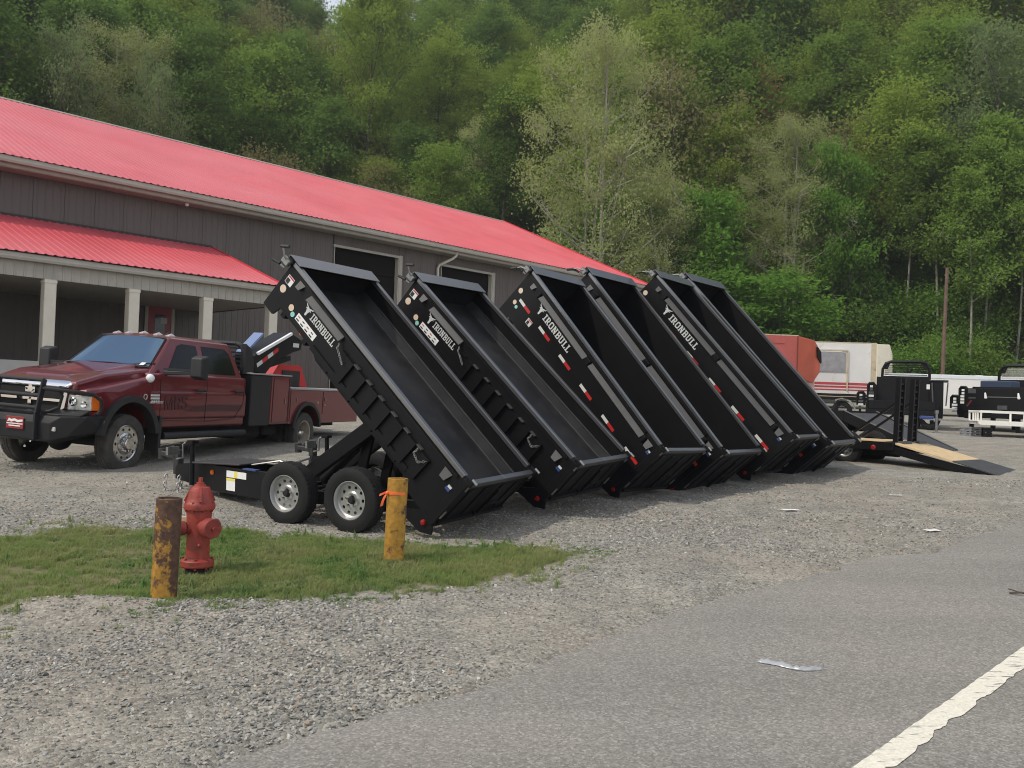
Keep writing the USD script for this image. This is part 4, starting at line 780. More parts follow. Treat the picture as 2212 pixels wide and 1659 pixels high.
# wheel arch flares
def flare(x0, r0, r1, y0, y1, a0=8, a1=172, zc=.47):
    P = arc(x0, zc, r1, a0, a1, 24) + arc(x0, zc, r0, a1, a0, 24); return prism(Polygon(P), y0, y1)
for s in (1, -1):
    obj(tk, 'wheel_flare', [flare(0, .535, .625, .90 * s, 1.055 * s)], PLAST)
    obj(tk, 'mud_flap', bx(-.66, -.60, .80 * s, 1.05 * s, .28, .80), PLAST)
    obj(tk, 'rear_flare', [flare(-WB, .50, .57, .95 * s, 1.075 * s)], PLAST)
    objs(tk, 'side_step', [cyl((-.75, 1.0 * s, .50), (-2.95, 1.0 * s, .50), .055, 12), bar((-.8, .6 * s, .52), (-.8, 1. * s, .5), .05), bar((-2.6, .6 * s, .52), (-2.6, 1. * s, .5), .05)], PLAST, 30)
objs(tk, 'wheel_well', [bx(-.6, .6, -.55, .55, .45, 1.05), bx(-2.9, -.5, -.80, .80, .50, .70)], HOLE)
# front: grille, lamps, bumper, guard
gr = obj(tk, 'grille', [bx(.78, .825, -.58, .58, .80, 1.165, .02)], HOLE)
obj(gr, 'grille_surround', [hull and tm(hull([(.80, -.66, 1.205), (.80, .66, 1.205), (.83, -.60, 1.175), (.83, .60, 1.175), (.76, -.60, 1.235), (.76, .60, 1.235)], .02, 10)), bar((.815, -.62, 1.19), (.825, -.56, .80), .05), bar((.815, .62, 1.19), (.825, .56, .80), .05), bar((.83, -.58, .80), (.83, .58, .80), .04)], CHROME, 40)
obj(gr, 'grille_bar', [bar((.835, -.56, .985), (.835, .56, .985), .03, .035), bar((.835, 0, .80), (.835, 0, 1.17), .06, .03, (1, 0, 0))], CHROME)
emb = affinity.scale(bull(.15), .9, 1); em = ext(emb, .02); em.apply_transform(np.array([[0, 0, 1, .85], [1, 0, 0, 0], [0, 1, 0, 1.05], [0, 0, 0, 1.]])); 
obj(gr, 'emblem', [bx(.845, .853, -.085, .085, .97, 1.14, .003), em], CHROME)
for s in (1, -1):
    hl = obj(tk, 'headlight', tm(hull([(.795, .645 * s, 1.06), (.80, .645 * s, .885), (.745, .80 * s, 1.06), (.755, .80 * s, .885), (.665, .895 * s, 1.06), (.675, .90 * s, .885), (.60, .64 * s, 1.06), (.60, .64 * s, .885), (.60, .90 * s, .9)], .018, 10)), LENSC, 35)
    obj(hl, 'turn_lens', tm(hull([(.660, .905 * s, 1.06), (.665, .910 * s, .96), (.575, .955 * s, 1.05), (.580, .958 * s, .89), (.655, .915 * s, .89), (.58, .85 * s, .95)], .018, 10)), AMBER, 35)
    obj(hl, 'lamp_housing', tm(hull([(.57, .64 * s, 1.06), (.57, .64 * s, .885), (.57, .94 * s, 1.06), (.57, .94 * s, .885)], .01, 8)), HOLE)
    objs(hl, 'lamp_reflector', [mv(mv(revolve([(0, .004), (.045, .014), (.062, .0)], 16), ry=90), (.808, .705 * s, .985), rz=0), mv(mv(revolve([(0, .004), (.036, .012), (.048, .0)], 16), ry=90, rz=28 * s), (.742, .835 * s, .95))], CHROME, 40)
bm = hull([(.80, -.95, .78), (.80, .95, .78), (1.02, -.72, .76), (1.02, .72, .76), (1.05, -.60, .68), (1.05, .60, .68), (1.03, -.58, .48), (1.03, .58, .48), (.95, -.80, .55), (.95, .80, .55), (.45, -.99, .78), (.45, .99, .78), (.50, -.99, .62), (.50, .99, .62), (.80, -.5, .44), (.80, .5, .44)], .03, 12)
bp = obj(tk, 'bumper', tm(bm), BUMPER, 30)
obj(bp, 'bumper_top', [tm(hull([(.86, -.90, .80), (.86, .90, .80), (1.0, -.66, .80), (1.0, .66, .80), (.78, -.95, .86), (.78, .95, .86), (.7, -.9, .80), (.7, .9, .8)], .02, 10))], BUMPER, 30)
lpz = obj(bp, 'licence_plate', bx(1.082, 1.09, -.13, .17, .58, .74, .003), mat('red_plate', (.24, .014, .014), .4))
ptx = affinity.scale(Polygon([(0, 0), (.3, .1), (.5, 0), (.9, .12), (1.3, 0), (1.9, .1), (1.9, .3), (1.3, .22), (.9, .35), (.5, .25), (.2, .35)]), .14, .14, origin=(0, 0))
pm = cat([ext(affinity.translate(ptx, -.13, .07), .002), ext(sbox(-.14, .045, .14, .058), .002), ext(sbox(-.10, .015, .10, .03), .002)]); pm.apply_transform(np.array([[0, 0, 1, 1.091], [1, 0, 0, .02], [0, 1, 0, .595], [0, 0, 0, 1.]])); obj(bp, 'plate_print', pm, WHITE)
for s in (1, -1):
    objs(bp, 'fog_lamp', [bx(1.03, 1.062, s * .52, s * .60, .58, .66, .01), bx(1.03, 1.062, s * .62, s * .68, .585, .65, .01)], LENSC)
    obj(bp, 'tow_slot', bx(1.055, 1.068, s * .30, s * .36, .50, .66), HOLE)
gd_ = []
for s in (1, -1):
    gd_ += [bar((1.09, s * .385, .46), (1.09, s * .385, .80), .035, .09, (1, 0, 0), .006), bar((1.09, s * .385, .80), (1.00, s * .385, 1.26), .035, .08, (1, 0, 0), .006)]
    gd_ += [tube([(1.03, s * .385, 1.14), (.97, s * .62, 1.13), (.90, s * .80, 1.12), (.72, s * .97, 1.10), (.62, s * 1.02, 1.02), (.60, s * 1.02, .90), (.66, s * 1.0, .82)], .026, 10), tube([(1.0, s * .40, 1.16), (.95, s * .60, 1.15), (.93, s * .64, 1.05), (.95, s * .62, .90), (1.0, s * .5, .84), (1.04, s * .40, .84)], .022, 10)]
for z_, x_ in ((1.245, 1.005), (1.04, 1.045), (.88, 1.075)): gd_.append(cyl((x_, -.385, z_), (x_, .385, z_), .027, 10))
obj(tk, 'brush_guard', gd_, BUMPER, 35)
# cab roof lamps and mirrors
for y in (-.52, -.28, 0, .28, .52): obj(tk, 'roof_lamp', mv(tm(hull([(-.05, -.05, 0), (-.05, .05, 0), (.05, -.03, 0), (.05, .03, 0), (-.03, 0, .03)], .018, 10)), (-1.38, y, 2.03 - abs(y) * .04)), mat('smoked_amber_lens', (.35, .30, .30), .2) if not stage.GetPrimAtPath(LK + 'smoked_amber_lens').IsValid() else UsdShade.Material.Get(stage, LK + 'smoked_amber_lens'), 40)
obj(tk, 'antenna_base', mv(tm(hull([(0, 0, 0), (.06, 0, 0), (.0, 0, .03)], .02, 10)), (-1.50, .40, 2.03)), PLAST, 40)
for s in (1, -1):
    mr = obj(tk, 'mirror', tm(hull([(-.96, s * 1.36, 1.40), (-.96, s * 1.36, 1.70), (-.96, s * 1.56, 1.40), (-.96, s * 1.56, 1.70), (-.86, s * 1.38, 1.43), (-.86, s * 1.38, 1.67), (-.86, s * 1.54, 1.43), (-.86, s * 1.54, 1.67)], .03, 12)), PLAST, 35)
    obj(mr, 'mirror_arm', [bar((-.78, s * .92, 1.44), (-.90, s * 1.38, 1.46), .07, .06, c=.01), bar((-.78, s * .92, 1.50), (-.88, s * 1.38, 1.50), .04, .03)], PLAST)
# wheels
def truck_wheel(c, out, deep, name_kind):
    g = lambda m: mv(m, c) if out < 0 else mv(mv(m, rz=180), c)
    R, w, rim = .415, .245, .262; h = w / 2
    ty = obj(tk, 'tyre', g(tyre_mesh(R, w, rim - .006, 46, 92)), TYRED, 30)
    yr = lambda pr: (lambda m: (m.apply_transform(rotm((1, 0, 0), 90)), m)[1])(revolve(pr, 48))
    if not deep:
        rimm = [yr([(rim + .003, h * .82), (rim - .012, h * .86), (rim - .03, h * .75)]), ydisc(disc_with_holes(rim - .028, 10, .019, rim * .78, 1.2, .10), -h * .80, -h * .70), yr([(.150, h * .80), (.158, h * .86), (.145, h * .95), (.125, h * 1.0)]), yr([(.125, h * 1.0), (.12, h * .9), (.09, h * .92), (.085, h * 1.3), (.075, h * 1.42), (0, h * 1.45)])]
        obj(ty, 'rim', g(cat(rimm)), ALU, 35)
        nuts = [mv(cyl((0, -h * .92, 0), (0, -h * 1.12, 0), .014, 6), (.108 * math.cos(a), 0, .108 * math.sin(a))) for a in np.arange(10) * 2 * np.pi / 10]
        obj(ty, 'lug_nuts', g(cat(nuts)), CHROME, kind='stuff')
    else:
        rimm = [yr([(rim + .003, h * .82), (rim - .012, h * .86), (rim - .03, h * .75), (rim - .04, h * .2), (rim - .06, -h * .3), (rim - .075, -h * .6)]), ydisc(disc_with_holes(rim - .05, 8, .024, rim * .62, 1.2, .0), h * .5, h * .58)]
        obj(ty, 'rim', g(cat(rimm)), mat('dusty_wheel_paint', (.36, .31, .25), .5, metal=.3, var=.2, vscale=8), 35)
        obj(ty, 'hub', g(cat([yr([(.10, -h * .5), (.10, -.02), (.07, h * .3), (.055, h * .55), (0, h * .6)])])), ALU, 35)
    return ty
truck_wheel((0, .86, axz), 1, False, ''); truck_wheel((0, -.86, axz), -1, False, '')
for s in (1, -1):
    truck_wheel((-WB, .90 * s, axz), s, True, '') if s > 0 else obj(tk, 'tyre', mv(tyre_mesh(.415, .245, .256, 24, 48), (-WB, -.90, axz)), TYRED, 30)
    obj(tk, 'inner_tyre', mv(tyre_mesh(.415, .245, .256, 24, 48), (-WB, .60 * s, axz)), TYRED, 30)
obj(tk, 'axle', [cyl((0, -.8, axz - .02), (0, .8, axz - .02), .06, 10), cyl((-WB, -.7, axz), (-WB, .7, axz), .08, 10), mv(tm(m3.Manifold.sphere(.19, 16)), (.05, -.18, axz)), mv(tm(m3.Manifold.sphere(.20, 16)), (-WB, 0, axz))], HOLE, 30)
objs(tk, 'chassis', [bx(-7.3, .8, s - .06, s + .06, .50, .66) for s in (-.42, .42)] + [bx(-3.9, -3.0, .35, .75, .36, .66, .05), bx(-4.4, -3.9, .5, .8, .40, .6, .03)], HOLE)
# service body
sb = objs(tk, 'front_tool_box', [bx(-3.06, -3.72, .42, 1.03, .60, 1.50, .015), bx(-3.06, -3.72, -.42, -1.03, .60, 1.50, .015)], BOXBLK)[0]
objs(sb, 'box_lid', [bx(-3.04, -4.42, .40, 1.05, 1.503, 1.53, .006), bx(-3.04, -4.42, -.40, -1.05, 1.503, 1.53, .006)], GREYT)
upper = [bx(-3.725, -4.40, .44, 1.03, .62, 1.50, .012), bx(-3.725, -4.40, -.44, -1.03, .62, 1.50, .012)]
low = (tm(m3.Manifold.cube((3.0, .58, .64), False).translate((-7.40, .45, .62)) - m3.Manifold.cylinder(2.4, .50, .50, 40).rotate((90, 0, 0)).translate((-WB, 1.2, .47))))
low2 = mv(low, (0, -1.48, 0))
objs(tk, 'upper_tool_box', upper, MAROON); objs(tk, 'service_body', [low, low2], MAROON)
objs(tk, 'body_rail', [bx(-4.42, -7.42, .42, 1.05, 1.265, 1.30, .006), bx(-4.42, -7.42, -.42, -1.05, 1.265, 1.30, .006)], GREYT)
obj(tk, 'bed_deck', bx(-3.05, -7.4, -.44, .44, .78, .82), BOXBLK)
objs(tk, 'box_latch', [bx(-4.25, -4.22, 1.03, 1.045, 1.0, 1.09, .004), bx(-4.70, -4.67, 1.03, 1.045, 1.04, 1.10, .004), bx(-5.86, -5.82, 1.03, 1.05, 1.06, 1.12, .004), bx(-5.88, -5.80, 1.03, 1.04, .96, .99), mv(revolve([(0, .01), (.03, .01), (.035, 0)], 12), (-5.55, 1.03, 1.02), rx=-90)], ZINC)
objs(tk, 'box_seam', [bar((-4.44, 1.034, .66), (-4.44, 1.034, 1.24), .008, .006), bar((-4.36, 1.034, .66), (-4.36, 1.034, 1.46), .008, .006), bar((-3.8, 1.034, .66), (-3.8, 1.034, 1.46), .008, .006), bar((-3.8, 1.034, .66), (-4.36, 1.034, .66), .008, .006), bar((-5.75, 1.034, .80), (-5.75, 1.034, 1.24), .008, .006)], HOLE)
# headache rack behind the cab
hr = [tube([(-3.02, s * .88, 1.50), (-3.02, s * .86, 1.85), (-3.04, s * .78, 1.98), (-3.04, s * .66, 2.02)], .04, 10) for s in (1, -1)] + [cyl((-3.04, -.66, 2.02), (-3.04, .66, 2.02), .04, 10)]
obj(tk, 'headache_rack', hr + [prism(Polygon([(-3.0, 1.50), (-3.30, 1.50), (-3.28, 1.75), (-3.16, 1.95), (-3.0, 2.02)]), .80, .90), prism(Polygon([(-3.0, 1.50), (-3.30, 1.50), (-3.28, 1.75), (-3.16, 1.95), (-3.0, 2.02)]), -.80, -.90)] + [bx(-3.05, -3.03, -.85, .85, z, z + .03) for z in np.arange(1.55, 1.95, .075)], BOXBLK, 30)
for k in range(3): obj(tk, 'rack_lamp', bx(-3.34, -3.30, .70 + 0 * k, .80, 1.56 + .1 * k, 1.62 + .1 * k, .005), REDL if k == 1 else SILVT)

def truck_pt(x, y, z):
    T = np.array(UsdGeom.Xformable(stage.GetPrimAtPath(tk)).ComputeLocalToWorldTransform(Usd.TimeCode.Default())); return (np.array([x, y, z, 1.]) @ T)[:3]
TROT = (-2.2, 0, 253.7)
# things carried in its bed
c = thing('welder', 'red and black engine driven welder standing in the pickup bed', 'welder', truck_pt(-5.45, .0, .84), TROT, (1.15, 1.1, 1.22))
obj(c, 'housing', [prism(Polygon([(-.75, 0), (.6, 0), (.6, .55), (.35, .80), (-.45, .80), (-.75, .4)]), -.32, .32)], mat('red_enamel', (.42, .012, .015), .35))
obj(c, 'control_panel', [bx(-.42, .22, .321, .34, .05, .70, .01)], BOXBLK); obj(c, 'exhaust', [tube([(-.1, 0, .8), (-.1, 0, .95), (-.2, 0, 1.0)], .03, 8)], ZINC, 30)
obj(c, 'base_rail', [bx(-.8, .65, -.34, -.28, -.03, .0), bx(-.8, .65, .28, .34, -.03, 0)], BOXBLK)
c = thing('crane_boom', 'black boom with red and white tape slanting up behind the pickup toolbox', 'crane boom', truck_pt(-4.05, .60, 1.53), TROT, 1.06)
pb = Polygon([(.55, .02), (.62, .30), (.50, .36), (-.62, .82), (-1.05, .70), (-1.0, .52), (-.7, .45), (-.1, .25), (.2, .0)])
obj(c, 'boom', prism(pb, -.20, .20), BLACK); obj(c, 'edge_trim', bar((.52, .21, .355), (-.60, .21, .815), .05, .05), WHITE)
for i, (u, m_) in enumerate([(0, SILVT), (.18, REDT), (.36, SILVT), (.54, REDT)]):
    a = np.array([.50 - u * .95, .203, .14 + u * .48]); e_ = np.array([-.165, 0, .082]); obj(c, 'reflective_tape', bar(a, a + e_, .004, .075, (0, 0, 1)), m_)
obj(c, 'number_plate', bx(-.92, -.70, .201, .206, .56, .64), SILVT); obj(c, 'marker_lamp', mv(tm(m3.Manifold.sphere(.05, 12)), (-1.06, .16, .85)), AMBER, 40)
obj(c, 'hinge_bar', [bar((.45, 0, .02), (-.9, 0, .35), .10, .10), bar((.3, .1, -.0), (.5, .1, .35), .05)], BLACK)
obj(c, 'blue_cover', [bar((.62, -.10, .33), (.05, -.10, .75), .20, .04)], mat('blue_plastic', (.16, .22, .38), .4))
obj(c, 'tail_lens', [bx(.60, .64, .02, .14, .20, .28), bx(.60, .64, .02, .14, .06, .15)], SILVT)
# ------------------------------------------------------------------ hydrant, posts, litter
def gz(x, y): return float(ground_z(np.array([x]), np.array([y]))[0])
HYD = mat('weathered_red_enamel', (0.27, 0.036, 0.023), 0.50, var=0.22, vscale=7, bump=0.15, bscale=60, dirt=(0.11, 0.032, 0.024), dscale=14, dlo=.50, dhi=.66, obj_space=True)
HYDC = mat('rusty_red_iron', (0.20, 0.026, 0.018), 0.7, var=0.4, vscale=12, bump=.2, bscale=50, obj_space=True)
hxy = (-2.487, 6.926)
hy_ = thing('fire_hydrant', 'red cast iron fire hydrant standing in the grass beside the rusty post', 'fire hydrant', (*hxy, gz(*hxy) - .01), (0, 0, -8))
obj(hy_, 'barrel', [revolve([(0, .075), (.120, .075), (.128, .085), (.128, .125), (.120, .135), (.092, .145), (.090, .30), (.094, .44), (.100, .52), (.100, .53), (.118, .535), (.122, .545), (.122, .575), (.116, .585), (0, .585)], 48)], HYD, 35)
obj(hy_, 'base', revolve([(.0, -.06), (.092, -.06), (.092, .074), (0, .074)], 32), HOLE, 35)
bon = [revolve([(.116, .586), (.104, .60), (.092, .64), (.085, .68), (.070, .71), (.045, .722), (.042, .735), (0, .735)], 48)] + [mv(bar((.112, 0, .60), (.060, 0, .715), .018, .022), (0, 0, 0), rz=a) for a in range(30, 390, 90)]
obj(hy_, 'bonnet', bon, HYD, 35)
obj(hy_, 'operating_nut', [cyl((0, 0, .735), (0, 0, .752), .030, 12), cyl((0, 0, .752), (0, 0, .79), .018, 5)], HYD, 35)
def nozzle(ang, zc, r, L, cap, nutr):
    m = [mv(revolve([(r * .82, .06), (r * .86, L * .55), (r * 1.0, L * .60)], 32), rx=90), mv(revolve([(r * .9, .0), (r * .82, .09)], 32), rx=90)]
    k = [mv(revolve([(r * 1.0, L * .62), (r * 1.10, L * .64), (r * 1.10, L * .93), (r * 1.04, L), (0, L)], 32), rx=90), mv(cyl((0, 0, L), (0, 0, L + .028), nutr, 5), rx=90)]
    P = obj(hy_, 'nozzle', [mv(x, (0, 0, zc), rz=ang) for x in m], HYD, 35); obj(P, 'nozzle_cap', [mv(x, (0, 0, zc), rz=ang) for x in k], HYDC if cap else HYD, 35)
nozzle(58, .40, .072, .215, 1, .018)       # large pumper cap, to the right and front
nozzle(-40, .39, .052, .185, 1, .022); nozzle(148, .39, .050, .165, 0, .016)
obj(hy_, 'flange_bolts', [mv(cyl((.107, 0, .520), (.107, 0, .600), .010, 6), rz=a) for a in range(0, 360, 45)] + [mv(cyl((.112, 0, .06), (.112, 0, .152), .010, 6), rz=a) for a in range(20, 380, 45)], HYDC, kind='stuff')
obj(hy_, 'drain_lug', mv(tm(m3.Manifold.sphere(.016, 10)), (.052, -.078, .255)), HYD, 40)
def rustpaint(name, thr, axis_amount, side=0.0):
    """yellow paint flaking off rusty pipe: less paint towards the top"""
    return usdkit.material(stage, LK + name, {'t': ('texture_coordinate', {}), 's': ('separate_xyz', {}), 'n': ('noise_texture', {'scale': 9.0, 'detail': 8.0, 'roughness': 0.68}), 'n1': ('noise_texture', {'scale': 28.0, 'detail': 5.0}),
        'a': ('math', {'math_type': 'multiply_add', 'value2': axis_amount, 'value3': thr}), 'd': ('math', {'math_type': 'subtract'}), 'sx': ('map_range', {'from_min': .035, 'from_max': .062, 'to_min': 0.0, 'to_max': side, 'clamp': True}), 'a2': ('math', {'math_type': 'add'}), 'k': ('math', {'math_type': 'multiply_add', 'value2': 14.0, 'value3': 0.5, 'use_clamp': True}),
        'y': ('rgb_ramp', {'ramp': [(.3, (0.26, 0.135, 0.022)), (.7, (0.42, 0.225, 0.032))]}), 'r': ('rgb_ramp', {'ramp': [(.3, (0.045, 0.024, 0.016)), (.7, (0.105, 0.055, 0.034))]}), 'm': ('mix_color', {}), 'b': ('bump', {'strength': .4, 'distance': .006}), 'p': ('principled_bsdf', {'roughness': .65, 'specular_ior_level': .35})},
        [('t.object', 's.vector'), ('t.object', 'n.vector'), ('t.object', 'n1.vector'), ('s.z', 'a.value1'), ('n.fac', 'd.value1'), ('s.x', 'sx.value'), ('a.value', 'a2.value1'), ('sx.result', 'a2.value2'), ('a2.value', 'd.value2'), ('d.value', 'k.value1'), ('k.value', 'm.fac'), ('n1.fac', 'y.fac'), ('n1.fac', 'r.fac'), ('r.color', 'm.a'), ('y.color', 'm.b'), ('m.result', 'p.base_color'), ('k.value', 'b.height'), ('b.normal', 'p.normal')], surface='p.BSDF')
RUSTY = rustpaint('flaking_yellow_paint', .365, .38, .17); YELP = rustpaint('yellow_post_paint', .40, .02, .06)
CAPC = mat('rough_concrete_fill', (0.10, 0.085, 0.07), .9, var=.3, vscale=15)
for nm, x, y, h, lab, m_ in (('rusty', -2.41, 6.076, .725, 'rusty steel bollard with flaking yellow paint in front of the hydrant', RUSTY), ('yellow', -.977, 7.475, .745, 'yellow steel bollard with an orange ribbon, before the trailer wheels', YELP)):
    p_ = thing('bollard', lab, 'bollard', (x, y, gz(x, y) - .02), (0, 1.0, 8))
    obj(p_, 'pipe', revolve([(.088, -.15), (.088, h - .004), (.084, h), (.076, h), (.075, h - .02)], 48), m_, 35)
    obj(p_, 'fill', revolve([(.0755, h - .025), (.05, h - .012), (0, h - .008)], 24), CAPC, 35)
# ribbon tied round the yellow post
ORG = mat('orange_flagging', (0.75, 0.14, 0.03), 0.45)
a_ = np.linspace(0, 2 * np.pi, 41)
zt_ = gz(-.977, 7.475) + .60
band = gridmesh(np.stack([.0905 * np.cos(a_)] * 2), np.stack([.0905 * np.sin(a_)] * 2), np.stack([-.014 + .004 * np.sin(3 * a_), .014 + .004 * np.sin(2 * a_)]))
def strip(P, w): 
    P = np.array(P); 
    V = np.concatenate([P - w, P + w]) ; n_ = len(P); return trimesh.Trimesh(V, [f for i in range(n_ - 1) for f in ((i, i + 1, n_ + i + 1), (i, n_ + i + 1, n_ + i))], process=False)
rb = thing('ribbon', 'bright orange flagging ribbon knotted round the yellow bollard', 'ribbon', (-.970, 7.475, zt_))
obj(rb, 'band', band, ORG, True)
obj(rb, 'tail', strip([(-.075, -.06, 0), (-.095, -.07, -.03), (-.112, -.072, -.075), (-.12, -.066, -.115)], np.array([.012, 0, .005])), ORG, True)
obj(rb, 'tail', strip([(-.075, -.06, .005), (-.10, -.07, .0), (-.13, -.068, -.015), (-.142, -.06, -.02)], np.array([.003, 0, .011])), ORG, True)
obj(rb, 'knot', mv(tm(m3.Manifold.sphere(.018, 12)), (-.075, -.062, 0)), ORG, 40)
# litter
PLSTC = mat('torn_clear_plastic', (0.36, 0.39, 0.42), 0.25, alpha=0.8); PAPER = mat('white_paper', (0.70, 0.69, 0.66), 0.7)
def rz(x, y): p, q = pq(x, y); return .03 * p + .016
xs = np.linspace(0, .33, 24); px_ = 1.45 + xs; py_ = 4.90 - np.interp(xs, [0, .18, .33], [0, .13, .12]) + .012 * np.sin(xs * 20); wv = np.array([.002 + .014 * abs(math.sin(i * 1.7)) + .010 * abs(math.sin(i * .6)) for i in range(24)])
wd = np.interp(xs, [0, .04, .10, .16, .22, .27, .31, .33], [.003, .013, .011, .003, .006, .008, .010, .001]) * (1 + .3 * np.sin(xs * 60))
pl = gridmesh(np.stack([px_, px_ + .01, px_ + .015]), np.stack([py_ - wd, py_, py_ + wd]), np.stack([rz(px_, py_) + .001 + wv * .1, rz(px_, py_) + .004 + wv, rz(px_, py_) + .002 + wv * .4]))
solo('plastic_strip', pl, PLSTC, 'torn strip of clear plastic lying on the asphalt', 'litter', smooth=True)
def paper(x, y, w, l, rot_, lab):
    u, v = np.meshgrid(np.linspace(-.5, .5, 6), np.linspace(-.5, .5, 6)); X = x + (u * w * math.cos(rot_) - v * l * math.sin(rot_)); Y = y + (u * w * math.sin(rot_) + v * l * math.cos(rot_)); Z = ground_z(X, Y) + .015 + .05 * w * (meshkit.noise(np.stack([u * 3, v * 3, 0 * u + x], -1), 3)) 
    solo('paper_scrap', gridmesh(X, Y, Z), PAPER, lab, 'litter', smooth=True)
paper(4.62, 9.33, .15, .10, .3, 'white paper scrap on the gravel close to the road edge'); paper(3.57, 10.86, .22, .12, .2, 'pale flattened scrap on the gravel before the fifth dump trailer')
paper(5.6, 12.4, .18, .06, .1, 'thin white scrap on the far gravel toward the open ramp')
solo('twig', [tube([(3.86, 6.57, rz(3.86, 6.57) + .01), (3.93, 6.55, rz(3.9, 6.55) + .02), (4.05, 6.50, rz(4.05, 6.5) + .012), (4.3, 6.46, rz(4.3, 6.46) + .01)], .008, 6), tube([(3.93, 6.55, rz(3.9, 6.55) + .02), (3.88, 6.62, rz(3.9, 6.6) + .03)], .005, 5)], mat('twig_bark', (.07, .05, .035), .9), 'dark twig lying on the road at the right edge', 'twig')
solo('wood_offcut', mv(bx(-.10, .10, -.04, .04, 0, .10, .006), (-3.40, 9.0, gz(-3.40, 9.0)), rz=20), mat('raw_offcut_wood', (.46, .34, .21), .7, var=.15, vscale=20), 'pale wood block on the gravel behind the hydrant', 'wood block')

# ------------------------------------------------------------------ equipment trailers at the right
WOOD = mat('fresh_pine', (0.56, 0.42, 0.24), 0.65, var=0.14, vscale=9); DKST = mat('dark_grey_steel', (0.050, 0.050, 0.053), 0.5, var=.25, vscale=6)
ya = -48.0
c = thing('ramp_trailer', 'black equipment trailer with pine deck, fold up ramps standing and beavertail on the gravel', 'flatbed trailer', (8.86, 15.4, .50), (0, 0, ya))
Wc = 1.42
def deckslab(x0, x1, z0, z1, y0, y1, t_): return trimesh.convex.convex_hull(np.array([(x0, y, z0 + d) for y in (y0, y1) for d in (0, -t_)] + [(x1, y, z1 + d) for y in (y0, y1) for d in (0, -t_)]))
obj(c, 'beavertail', [deckslab(-.85, .0, .22, .012, 0, Wc, .02)], DKST)
bvt = objs(c, 'beavertail_frame', [deckslab(-2.1, 0, .44, .0, y0, y0 + .05, .14) for y0 in (-.01, Wc - .04)], BLACK)
for k in range(6):
    y0 = .045 + k * (Wc - .09) / 6; obj(c, 'deck_plank', deckslab(-1.95, -.86, .49, .225, y0, y0 + (Wc - .09) / 6 - .006, .035), WOOD)
    obj(c, 'deck_plank', bx(-4.6, -2.15, y0, y0 + (Wc - .09) / 6 - .006, .48, .515), WOOD)
objs(c, 'side_rail', [bx(-4.65, -1.95, y0, y0 + .07, .33, .50) for y0 in (-.03, Wc - .04)], BLACK)
obj(c, 'rear_beam', bx(-2.13, -1.95, -.05, Wc + .05, .34, .50, .01), BLACK)
objs(c, 'ramp_hinge', [bx(-1.98, -1.86, .22, .62, .40, .52, .01), bx(-1.98, -1.86, .95, 1.35, .40, .52, .01)], DKST)
for y0 in (.26, .92):
    rm = obj(c, 'ramp', [bar((-2.04, y0, .40), (-2.0, y0, 1.78), .05, .09, (1, 0, 0)), bar((-2.04, y0 + .21, .40), (-2.0, y0 + .21, 1.78), .05, .09, (1, 0, 0))], BLACK)
    for k in range(9): obj(rm, 'ramp_rung', bar((-2.035 + .0045 * k, y0, .58 + .135 * k), (-2.035 + .0045 * k, y0 + .21, .58 + .135 * k), .05, .03), BLACK)
    objs(c, 'ramp_brace', [bar((-2.05, y0 + .02, 1.28), (-3.0, y0 - .05, .56), .045)], BLACK)
obj(c, 'tail_lamp', mv(revolve([(0, .02), (.03, .016), (.05, 0), (0, 0)], 16), (-2.35, -.035, .38), rx=90), REDL, 30)
for a in (-3.0, -3.85): trailer_wheel(c, (a, .13, .345), lod=0); trailer_wheel(c, (a, Wc - .13, .345), lod=0, out=1)
obj(c, 'fender', [prism(Polygon(arc(-3.0, .345, .42, 12, 168, 14) + arc(-3.0, .345, .40, 168, 12, 14)), .02, .24)], BLACK) if False else None
objs(c, 'frame', [bx(-4.6, -2.0, .3, .4, .20, .33), bx(-4.6, -2.0, Wc - .4, Wc - .3, .20, .33), bar((-4.6, .1, .40), (-5.9, Wc / 2, .42), .08, .12), bar((-4.6, Wc - .1, .40), (-5.9, Wc / 2, .42), .08, .12)], BLACK)

c = thing('ramp_deck_trailer', 'black steel deck trailer with a broad dark ramp down, behind the pine deck trailer', 'flatbed trailer', (9.75, 19.9, .66), (0, 0, -48))
obj(c, 'ramp', deckslab(-2.05, 0, .88, .03, .04, 1.76, .05), DKST)
for y0 in (-.02, 1.76): obj(c, 'ramp_side', deckslab(-2.1, -.05, .93, .06, y0, y0 + .06, .26), BLACK); obj(c, 'ramp_edge', deckslab(-2.1, -.05, .945, .075, y0 - .01, y0 + .07, .014), mat('worn_edge_steel', (.11, .11, .11), .5, var=.3, vscale=5) if not stage.GetPrimAtPath(LK + 'worn_edge_steel').IsValid() else UsdShade.Material.Get(stage, LK + 'worn_edge_steel'))
obj(c, 'deck', bx(-5.2, -2.1, .0, 1.8, .83, .88), DKST)
for y0 in (-.03, 1.77): obj(c, 'deck_rail', bx(-5.2, -2.1, y0, y0 + .06, .70, .93), BLACK)
obj(c, 'front_board', bx(-5.28, -5.2, -.02, 1.82, .70, 1.22), BLACK)
for y0 in (.35, 1.35): obj(c, 'frame_rail', bx(-5.8, -2.2, y0, y0 + .08, .40, .66), BLACK); obj(c, 'tongue', bar((-5.8, y0 + .04, .5), (-7.0, .9, .48), .08), BLACK)
for a in (-3.2, -4.0): trailer_wheel(c, (a, -.16, .33), R=.33, lod=0); trailer_wheel(c, (a, 1.96, .33), R=.33, lod=0, out=1)
c = thing('flatbed_trailer', 'low black flatbed trailer with a pale wheel arch, in front of the white box trailer', 'flatbed trailer', (10.6, 33.0, gz(10.6, 33.0)), (0, 0, -20))
